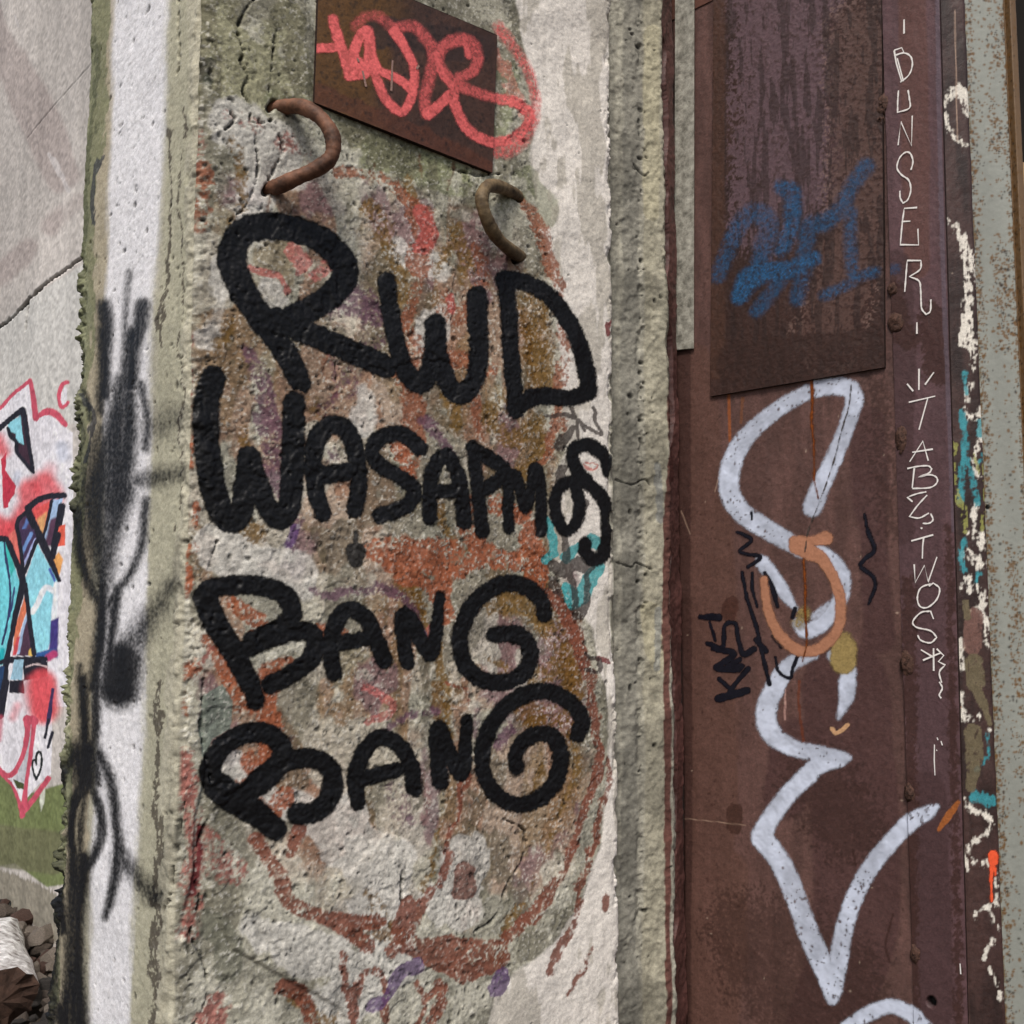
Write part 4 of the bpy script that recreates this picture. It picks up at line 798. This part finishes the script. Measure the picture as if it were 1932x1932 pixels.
# ================================================================== SPECKLED POST on the far right
post = empty("steel_post", (.6, 1.35, 0), "pale grey green painted steel post freckled with rust, at the right edge", "steel post")
PS = path_surf([(.550, 1.36), (.555, 1.30), (.655, 1.30), (.658, 1.306), (.662, 1.297), (.672, 1.30), (.676, 1.38)], [.003, .002, .001, .001, .003], ZLO - .05, ZHI + .1, [.003, .0014, .001, .001, .001, .003], .0014, 51)
pb = PS.noise(8, 4); pf = PS.noise(120, 3); pst = PS.noise(6, 3, 6.)
PS.C[:] = lin((142, 145, 138)); PS.tone(.92 + .14*pst)
px = PS.P[0, :, 0]
hb = np.clip(PS.b[:, None], 0, 3)
dens = np.exp(-((px - .603)/.007)**2)[None, :]*1. + (.25 + .75*sstep(1.2, 2.0, hb))*np.exp(-((px - .637)/.009)**2)[None, :]*.55*sstep(.35, .65, pb) + np.exp(-((px - .655)/.004)**2)[None, :]*.9 + .035
M = (np.exp(-((px - .598)/.006)**2)[None, :]*np.ones((PS.nz, 1))).astype(F); PS.lay(M, (98, 88, 62), .55, pf, .8)
M = ((px > .654)[None, :]*np.ones((PS.nz, 1))).astype(F); PS.lay(M, (104, 76, 44), .2, pst, .9)
dens = dens*3
def rsp(q, a_): PS.C[q] = PS.C[q]*(1 - .85*a_[..., None]) + .85*a_[..., None]*lin((104, 72, 30))
def rsd(q, a_): PS.C[q] = PS.C[q]*(1 - .85*a_[..., None]) + .85*a_[..., None]*lin((36, 24, 14))
PS.spots(20000, .6, 1.6, rsp, pick=dens); PS.spots(7000, .5, 1.3, rsd, pick=dens)
M = PS.stroke(PS.zero(), t(2, 1, "1726,938 1730,942"), 7, 2); PS.lay(M, (10, 10, 10)); PS.H -= .004*M
PS.H += (pf - .5)*.0003
rebase(PS.build("post_face", M_post), post)
rebase(box("post_foot", .556, .672, 1.302, 1.38, -.1, ZLO - .04, plain("post_paint", (150, 154, 146), .6, .1, 20)), post)

# timbers behind the post, and a wall coloured near black for interior shade
M_wood = plain("weathered_timber", (112, 88, 60), .85, .35, 14, .8, .006, rgb2=(140, 116, 84))
def beam(x0, x1, y, z, h, label):
    V = []; Fc = []; prof = [(0, -h/2), (-.05, -h/2 + .01), (-.06, 0), (-.055, h/2 - .03), (-.03, h/2 - .006), (.05, h/2)]
    n = len(prof)
    for i in range(9):
        x = x0 + (x1 - x0)*i/8
        for py, pz in prof: V.append((x, py + .006*math.sin(i*1.3), pz + .008*math.sin(i*.9)))
        if i:
            for k in range(n - 1): Fc.append(((i-1)*n + k, i*n + k, i*n + k + 1, (i-1)*n + k + 1))
    ob = pymesh("timber_beam", V, Fc, M_wood, None, sm=True); ob.location = (0, y, z)
    return tag(ob, label, "timber", "stacked timbers behind the post")
beam(.9, 3.2, 2.4, 2.35, .40, "top timber showing right of the rust freckled post")
beam(.9, 3.2, 2.4, 1.92, .40, "timber under the top one, right of the freckled post")
beam(.9, 3.2, 2.4, 1.49, .40, "third timber down, behind the freckled post")
M_painted_dark = plain("painted_interior_dark", (22, 18, 14), .95, .3, 4)
tag(box("back_wall", .7, 4.5, 2.6, 2.8, -.1, 3.6, M_painted_dark), "near-black wall with interior shade put in its colour, far behind the timbers", "wall")

# ================================================================== FAR PAINTED WALL on the left
dW = np.array([-.85, 1.0]); dW /= np.linalg.norm(dW)
def wall_pt(u): y = 1/(.526*(u + .85)); return np.array([u*y, y])
w0, w1 = wall_pt(-.56), wall_pt(-.36)
nW2 = np.array([(w1 - w0)[1], -(w1 - w0)[0]]); nW2 /= np.linalg.norm(nW2); nWall = np.array([nW2[0], nW2[1], 0.])
wall = empty("concrete_wall", (*((w0 + w1)/2), 0), "distant pale concrete wall with bright lettering and moss, left of the pillar", "wall")
W = path_surf([tuple(w0), tuple(w1)], [], -.05, 5.2, [.0085], .0056, 61)
W.wobn = (W.noise(30, 3) - .5)*2
wb = W.noise(1.2, 5); wf = W.noise(40, 3); ws_ = W.noise(1.5, 4, 5.); wd = W.noise(.9, 4)
W.C[:] = lin((196, 190, 184)); W.tone(.84 + .28*wb)
M = W.zero(); W.poly(M, o("-80,640 0,612 50,570 110,530 200,470 200,720 110,690 -80,720"), 4); W.poly(M, o("-60,640 200,560 200,800 -60,800"), 8); W.lay(M, (206, 205, 200), .0, None, .85)
L([(o("-20,40 60,200 120,330"), 70, .7), (o("100,430 150,380"), 50, .6), (o("0,520 60,470"), 50, .6)], .5, wb, (160, 146, 142), .6, soft=40, surf=W)
L([(o("100,300 130,360"), 8), (o("90,290 110,330"), 6), (o("30,30 35,50"), 3)], .4, wf, (205, 200, 198), .7, soft=6, surf=W)
# moss and dirt at the foot
M = W.zero(); W.poly(M, o("-80,1430 20,1440 60,1500 160,1470 160,1660 90,1670 30,1625 -80,1640"), 26); W.lay(M, (104, 118, 60), .25, wb*.6 + wf*.4, .9)
W.lay(W.stroke(W.zero(), o("-40,1590 100,1610"), 70, 40), (112, 112, 84), .3, wb, .85)
W.lay(W.stroke(W.zero(), o('-60,1660 60,1700 140,1760'), 60, 40), (128, 122, 104), .3, wf, .8)
def Z(y0, s_): return [(float(a)/3.715*.644, (float(b)/3.715 + y0)*.644) for a, b in (p.split(',') for p in s_.split())]
def A1(s_): return Z(1080, s_)
def A2(s_): return Z(1550, s_)
def A3(s_): return Z(2000, s_)
def fill(p, c, soft=1.2, a=1.): W.lay(W.poly(W.zero(), p, soft), c, 0, None, a)
def line(p, w, c, soft=1.2, a=1., curve=True): W.lay(W.stroke(W.zero(), p, w, soft, 1, curve), c, 0, None, a)
PINK = (206, 88, 108); RED = (222, 84, 92); NAVY = (36, 36, 48); SKY = (150, 218, 234); WHT = (232, 230, 236)
# white body of the piece
fill(A1("-200,620 0,430 150,270 335,160 400,560 520,500 640,540 730,640 800,700 800,2000 -200,2000"), WHT)
fill(A2("-200,-60 800,-60 800,1932 -200,1932"), WHT)
fill(A3("-200,-60 700,-60 580,300 560,1000 430,1100 300,1250 270,1340 170,1180 60,1040 -20,940 -200,760"), WHT)
for p, w_, a_ in ((A1("330,1330 330,1500 150,1800"), 46, .9), (A1("480,1250 560,1400 420,1650"), 46, .85), (A1("-60,1750 60,1900"), 60, .95), (A1("550,1100 520,1200"), 26, .4), (A1("0,760 60,900"), 22, .6), (A2("120,80 180,200 120,20"), 40, .95), (A1("-40,780 20,900"), 20, .8)): W.lay(W.stroke(W.zero(), p, w_, 22), RED, 0, None, a_)
W.lay(W.stroke(W.zero(), A1("680,850 700,950"), 22, 14), (190, 196, 212), 0, None, .7); W.lay(W.stroke(W.zero(), A1("200,1150 180,1250"), 14, 10), (190, 196, 212), 0, None, .7)
fill(A1("10,990 75,910 62,1100 180,1270 170,1360 100,1460 95,1510 30,1520"), (200, 60, 80))
# pink outline
line(A1("-160,560 10,430 140,290 330,140"), 7, PINK); line(A1("340,130 370,300 400,540"), [8, 10, 12], PINK); line(A1("400,540 520,470 620,500 720,610"), [6, 14, 14, 10], PINK)
line(A1("740,150 690,170 655,260 660,380 690,420 740,370"), 8, PINK); fill(A1("720,200 680,250 670,340 690,400 730,370 740,220"), WHT)
# eye shape
fill(A1("100,620 240,500 310,500 375,1140 200,930 170,800 120,760"), (66, 44, 58)); fill(A1("90,600 235,510 270,830 190,790 180,710 110,680"), SKY)
line(A1("-60,700 60,600 170,510 260,450"), [12, 10, 10, 12], NAVY); line(A1("265,450 290,620 330,880 370,1130"), [10, 8, 8, 6], NAVY); line(A1("95,650 130,740 190,800 190,900 260,1000 360,1120"), [6, 9, 7, 7, 7, 8], NAVY)
# lower arrow pieces
fill(A1("340,1560 550,1440 560,1530 460,1830"), (226, 92, 90)); fill(A1("400,1640 520,1560 480,1800 450,1830"), (232, 176, 120), 8)
fill(A1("570,1430 690,1410 640,1700 520,1932 460,1932"), (168, 196, 230)); fill(A1("560,1640 650,1600 600,1932 480,1932"), (92, 62, 84), 6)
fill(A1("290,1530 330,1600 440,1850 400,1932 220,1932 190,1700"), (84, 60, 86)); line(A1("210,1850 300,1650"), 7, (96, 124, 186), 4); line(A1("240,1932 370,1760"), 4, (150, 180, 230), 2)
line(A1("290,1560 200,1650 185,1800 215,1960"), 8, NAVY); line(A1("300,1520 420,1430 550,1390 700,1380"), 12, NAVY); line(A1("310,1560 370,1700 450,1850 520,2000"), 15, NAVY); line(A1("570,1440 540,1600 460,1880"), 6, NAVY); line(A1("680,1500 640,1750 600,1932"), 14, NAVY)
fill(A1("650,1720 720,1690 720,1932 610,1932"), (226, 100, 80))
fill(A2("-60,130 70,130 110,300 220,600 130,1000 60,1400 -60,1500"), (120, 214, 226)); fill(A2("30,140 75,140 160,420 110,520 60,300"), (70, 196, 190), 5)
line(A2("40,150 60,350 95,560 100,800 60,1050 10,1250"), [4, 5, 4, 4, 4, 4], (50, 60, 100)); line(A2("150,640 125,800 90,950"), 4, (60, 70, 120)); fill(A2("0,1290 40,1300 20,1480 -60,1500"), (40, 180, 190), 4)
fill(A2("170,0 200,0 250,480 200,400 90,150 90,60"), (228, 120, 110), 3); fill(A2("580,330 650,250 700,330 640,560"), (236, 170, 100), 3)
fill(A2("190,0 370,0 400,100 250,440 215,250"), (70, 54, 86)); line(A2("230,270 340,50"), 7, (120, 156, 214), 3); line(A2("250,400 385,110"), 4, (170, 180, 226), 2)
fill(A2("410,160 640,560 620,1000 530,1310 400,1350 330,1000 270,540"), SKY); line(A2("360,900 420,800 500,640 600,680"), 11, (236, 240, 248), 3); line(A2("620,600 590,1000"), 10, (236, 240, 248), 4); line(A2("550,440 600,560"), 5, (80, 100, 180), 2); fill(A2("560,1000 650,960 640,1380 540,1380"), (70, 60, 130), 4)
fill(A2("275,700 300,860 200,1180 140,1360 150,1100"), (230, 130, 96)); fill(A2("180,1180 230,1160 180,1370 130,1380"), (222, 84, 92), 4); fill(A2("300,900 380,1300 330,1380 190,1380 240,1200"), (84, 58, 78)); line(A2("300,930 240,1140 205,1350"), 5, (168, 196, 230), 2); fill(A2("320,1320 380,1260 380,1380 310,1380"), (230, 190, 100))
fill(A2("390,1350 540,1310 620,1300 640,1400 400,1400"), (50, 90, 150), 3); line(A2("540,1400 600,1360"), 14, (190, 70, 120), 5)
line(A2("-40,100 60,110"), 12, NAVY); line(A2("90,150 180,380 240,560 230,680 170,900 120,1150 60,1450 40,1700 -10,1932"), [12, 11, 12, 13, 12, 10, 12, 14, 16], NAVY); line(A2("400,130 260,480"), 7, NAVY); line(A2("190,0 230,300 255,560"), 8, NAVY); line(A2("270,600 320,950 380,1360"), 9, NAVY); line(A2("430,130 560,350 650,560"), [8, 12, 8], NAVY); line(A2("640,60 580,300"), 12, NAVY)
fill(A2("60,1390 520,1385 530,1430 430,1490 280,1500 270,1440 60,1470"), NAVY); fill(A2("250,1440 530,1440 530,1600 270,1650"), NAVY); line(A2("290,1500 400,1470 520,1500"), 3, (210, 190, 190)); fill(A2("160,1420 265,1420 240,1640 120,1640"), (160, 200, 220)); fill(A2("110,1650 265,1640 270,1790 110,1780"), NAVY)
line(A2("-60,1480 60,1420"), 8, NAVY); fill(A2("-80,1500 40,1490 10,1932 -80,1932"), (40, 70, 110)); line(A3("60,0 10,350"), 16, NAVY)
W.lay(W.stroke(W.zero(), A2("440,1750 480,1932"), 60, 26), RED, 0, None, .8); W.lay(W.stroke(W.zero(), A3("480,0 480,300 460,380"), [50, 44, 20], 18), RED, 0, None, .9); W.lay(W.stroke(W.zero(), A3("200,250 150,380"), 14, 14), (236, 140, 150), 0, None, .6); W.lay(W.stroke(W.zero(), A3("20,380 0,620"), 10, 8), PINK, 0, None, .7)
fill(A3("570,60 600,60 560,420 520,500 500,480"), (60, 50, 90)); line(A3("540,400 495,600"), 5, NAVY); line(A3("575,540 530,700"), 6, NAVY)
# letter foot
fill(A3("300,470 360,480 330,800 280,1100 180,1060"), (196, 198, 204)); line(A3("360,390 370,460 340,760 290,1080 270,1300 250,1440"), [12, 9, 8, 8, 10, 10], PINK); line(A3("300,390 300,560 240,820 160,980"), [14, 10, 8, 8], PINK); line(A3("300,400 375,420"), 16, PINK)
line(A3("-60,860 30,970 110,1010 170,970"), 10, PINK); line(A3("30,1000 140,1120 220,1320 240,1460"), [6, 6, 8, 7], PINK); line(A3("530,1040 400,1220 270,1390"), 10, PINK)
fill(A3("150,1050 260,1100 260,1160 190,1150"), (74, 84, 50)); fill(A3("430,1230 490,1140 480,1300 440,1400"), (226, 230, 214), 3)
line(A3("400,1050 360,940 360,850 385,850 400,890"), [5, 4, 4, 4, 3], (24, 30, 32), .8); line(A3("400,890 400,800 425,755 455,790 455,900 405,1050"), [3, 5, 6, 4, 4, 4], (24, 30, 32), .8)
line(o("120,735 124,760"), 2, (232, 232, 230), 2)
# panel joint
cw = W.zero()
W.stroke(cw, o("-90,680 0,615 30,592 55,565 90,535 130,505 180,470"), 4.5, 2, wob=1.5); W.stroke(cw, o("54,562 50,600 48,622"), [4, 3, 1], 2, wob=1); W.stroke(cw, o("170,120 90,210 50,260"), 1, 1.5, .3)
W.H -= .02*cw; W.tone(1 - .9*cw)
W.tone(.88 + .22*wf); W.tone(.90 + .18*ws_); W.H += (wb - .5)*.012 + (wf - .5)*.003
rebase(W.build("panel_face", M_smooth), wall)
M_farc = plain("far_pale_concrete", (178, 172, 162), .9, .12, 3, .5, .01)
def wallslab(name, a, b, z0, z1, off, par):
    n3 = nWall; a = np.array([*a, 0]); b = np.array([*b, 0]); V = []
    for z in (z0, z1):
        for p in (a + n3*off, b + n3*off, b - n3*.3, a - n3*.3): V.append(p + np.array([0, 0, z]))
    return rebase(pymesh(name, V, [(0,3,2,1),(4,5,6,7)] + [(i, (i+1) % 4, (i+1) % 4 + 4, i+4) for i in range(4)], M_farc), par)
wallslab("wall_panel", wall_pt(-.70), w0, -.2, 9, .0, wall); wallslab("wall_panel", w1, wall_pt(-.05), -.2, 9, .0, wall); wallslab("wall_panel", w0, w1, 5.19, 9, .0, wall); wallslab("wall_core", w0, w1, -.2, 5.18, -.04, wall)

# ================================================================== GROUND, RUBBLE, LOG
gm = plain("dark_gravel_soil", (66, 58, 50), .95, .45, 9, 1., .02)
nG = 60; gx = np.concatenate([[-400, -60], np.linspace(-14, 10, nG), [60, 400]]); gy = np.concatenate([[-400, -60], np.linspace(-6, 16, nG), [60, 400]])
rg = np.random.default_rng(5); gv = [(x, y, rg.uniform(-.03, .01) if (abs(x) < 14 and abs(y) < 16) else 0.) for y in gy for x in gx]; n_ = len(gx)
gf_ = [(j*n_ + i, j*n_ + i + 1, (j+1)*n_ + i + 1, (j+1)*n_ + i) for j in range(len(gy) - 1) for i in range(n_ - 1)]
tag(pymesh("ground", gv, gf_, gm, None, True), kind="structure")

stone_mats = [plain("grey_brown_stone", (66, 59, 54), .9, .45, 20, 1., .01, rgb2=(92, 82, 74)), plain("dark_stone", (42, 39, 37), .85, .4, 14, .7, .006), plain("reddish_stone", (62, 47, 41), .9, .45, 20, 1., .01, rgb2=(84, 64, 56)), plain("pale_stone", (100, 92, 84), .85, .3, 12, .7, .006)]
import bmesh
def stone_mesh(seed, mat):
    rng = random.Random(seed); bm = bmesh.new(); pts = []
    for _ in range(22):
        v = Vector((rng.gauss(0, 1), rng.gauss(0, 1), rng.gauss(0, 1))).normalized(); pts.append(bm.verts.new((v.x*rng.uniform(.8, 1.1), v.y*rng.uniform(.6, .8), v.z*rng.uniform(.4, .6))))
    r = bmesh.ops.convex_hull(bm, input=pts); bmesh.ops.delete(bm, geom=[g for g in r['geom_interior'] if isinstance(g, bmesh.types.BMVert)], context='VERTS')
    bmesh.ops.bevel(bm, geom=bm.edges[:], offset=.02, segments=1, affect='EDGES')
    me = bpy.data.meshes.new("stone"); bm.to_mesh(me); bm.free(); me.materials.append(mat); return me
meshes = [stone_mesh(k, stone_mats[k % 4]) for k in range(12)]
rs_ = random.Random(8)
def px_ground(X_, Y_, z=0.): return on_plane(X_, Y_, (0, 0, z), np.array([0, 0, 1.]))
# the stones that show: placed on the heap along the wall foot
def put_stone(x, y, z, sc, mi=None, lab=None):
    ob = bpy.data.objects.new("stone", meshes[rs_.randrange(12) if mi is None else mi]); link(ob)
    ob.location = (x, y, z); ob.scale = (sc, sc, sc); ob.rotation_euler = (rs_.uniform(-.5, .5), rs_.uniform(-.5, .5), rs_.uniform(0, 6.28))
    return tag(ob, lab or "broken angular stone in the dark rubble at the foot of the far wall", "stone", "rubble stones at the foot of the far wall")
for k in range(260):
    u = rs_.uniform(-.56, -.425); dmax = 1/(.526*(u + .85)); y = rs_.uniform(3.3, dmax - .06); x = u*y
    sc = rs_.choice([.02, .025, .035, .045, .06, .08])*rs_.uniform(.8, 1.2)
    put_stone(x, y, rs_.uniform(0.0, .05) + .10*max(0, 1 - (dmax - y)/1.2)*0 + sc*.2, sc)
# log with pale peeling bark
M_bark = plain("pale_peeling_bark", (122, 108, 100), .85, .45, 26, 1., .01, rgb2=(228, 220, 216)); M_end = plain("dark_broken_wood", (58, 42, 34), .9, .5, 30, 1., .01)
pl = px_ground(2, 1880, .10); 
V = []; Fc = []; ns = 22; rl = random.Random(3)
for i in range(16):
    q = i/15; cx = -.7*q; r = .12*(1 - .1*q)
    for k in range(ns):
        an = 2*math.pi*k/ns; rr = r*(1 + .06*math.sin(3*an + q*5) + .04*math.sin(7*an + q*14) + rl.uniform(-.025, .025)); V.append((cx + (rl.uniform(-.03, .03) if i == 0 else 0), math.cos(an)*rr, math.sin(an)*rr*.9))
    if i:
        for k in range(ns): Fc.append(((i-1)*ns + k, (i-1)*ns + (k+1) % ns, i*ns + (k+1) % ns, i*ns + k))
log = empty("log", (float(pl[0]), float(pl[1]), .09), "fallen log with pale peeling bark and dark broken end, bottom left", "log")
log.rotation_euler = (0, 0, math.radians(-62))
pymesh("bark", V, Fc, M_bark, log, True).matrix_parent_inverse.identity()
Vc = V[:ns] + [(.03, 0, 0)] + [(.012*rl.uniform(0, 2), V[k][1]*.55, V[k][2]*.55) for k in range(ns)]
pymesh("broken_end", Vc, [(k, (k+1) % ns, ns + 1 + (k+1) % ns, ns + 1 + k) for k in range(ns)] + [(ns + 1 + k, ns + 1 + (k+1) % ns, ns) for k in range(ns)], M_end, log, False).matrix_parent_inverse.identity()
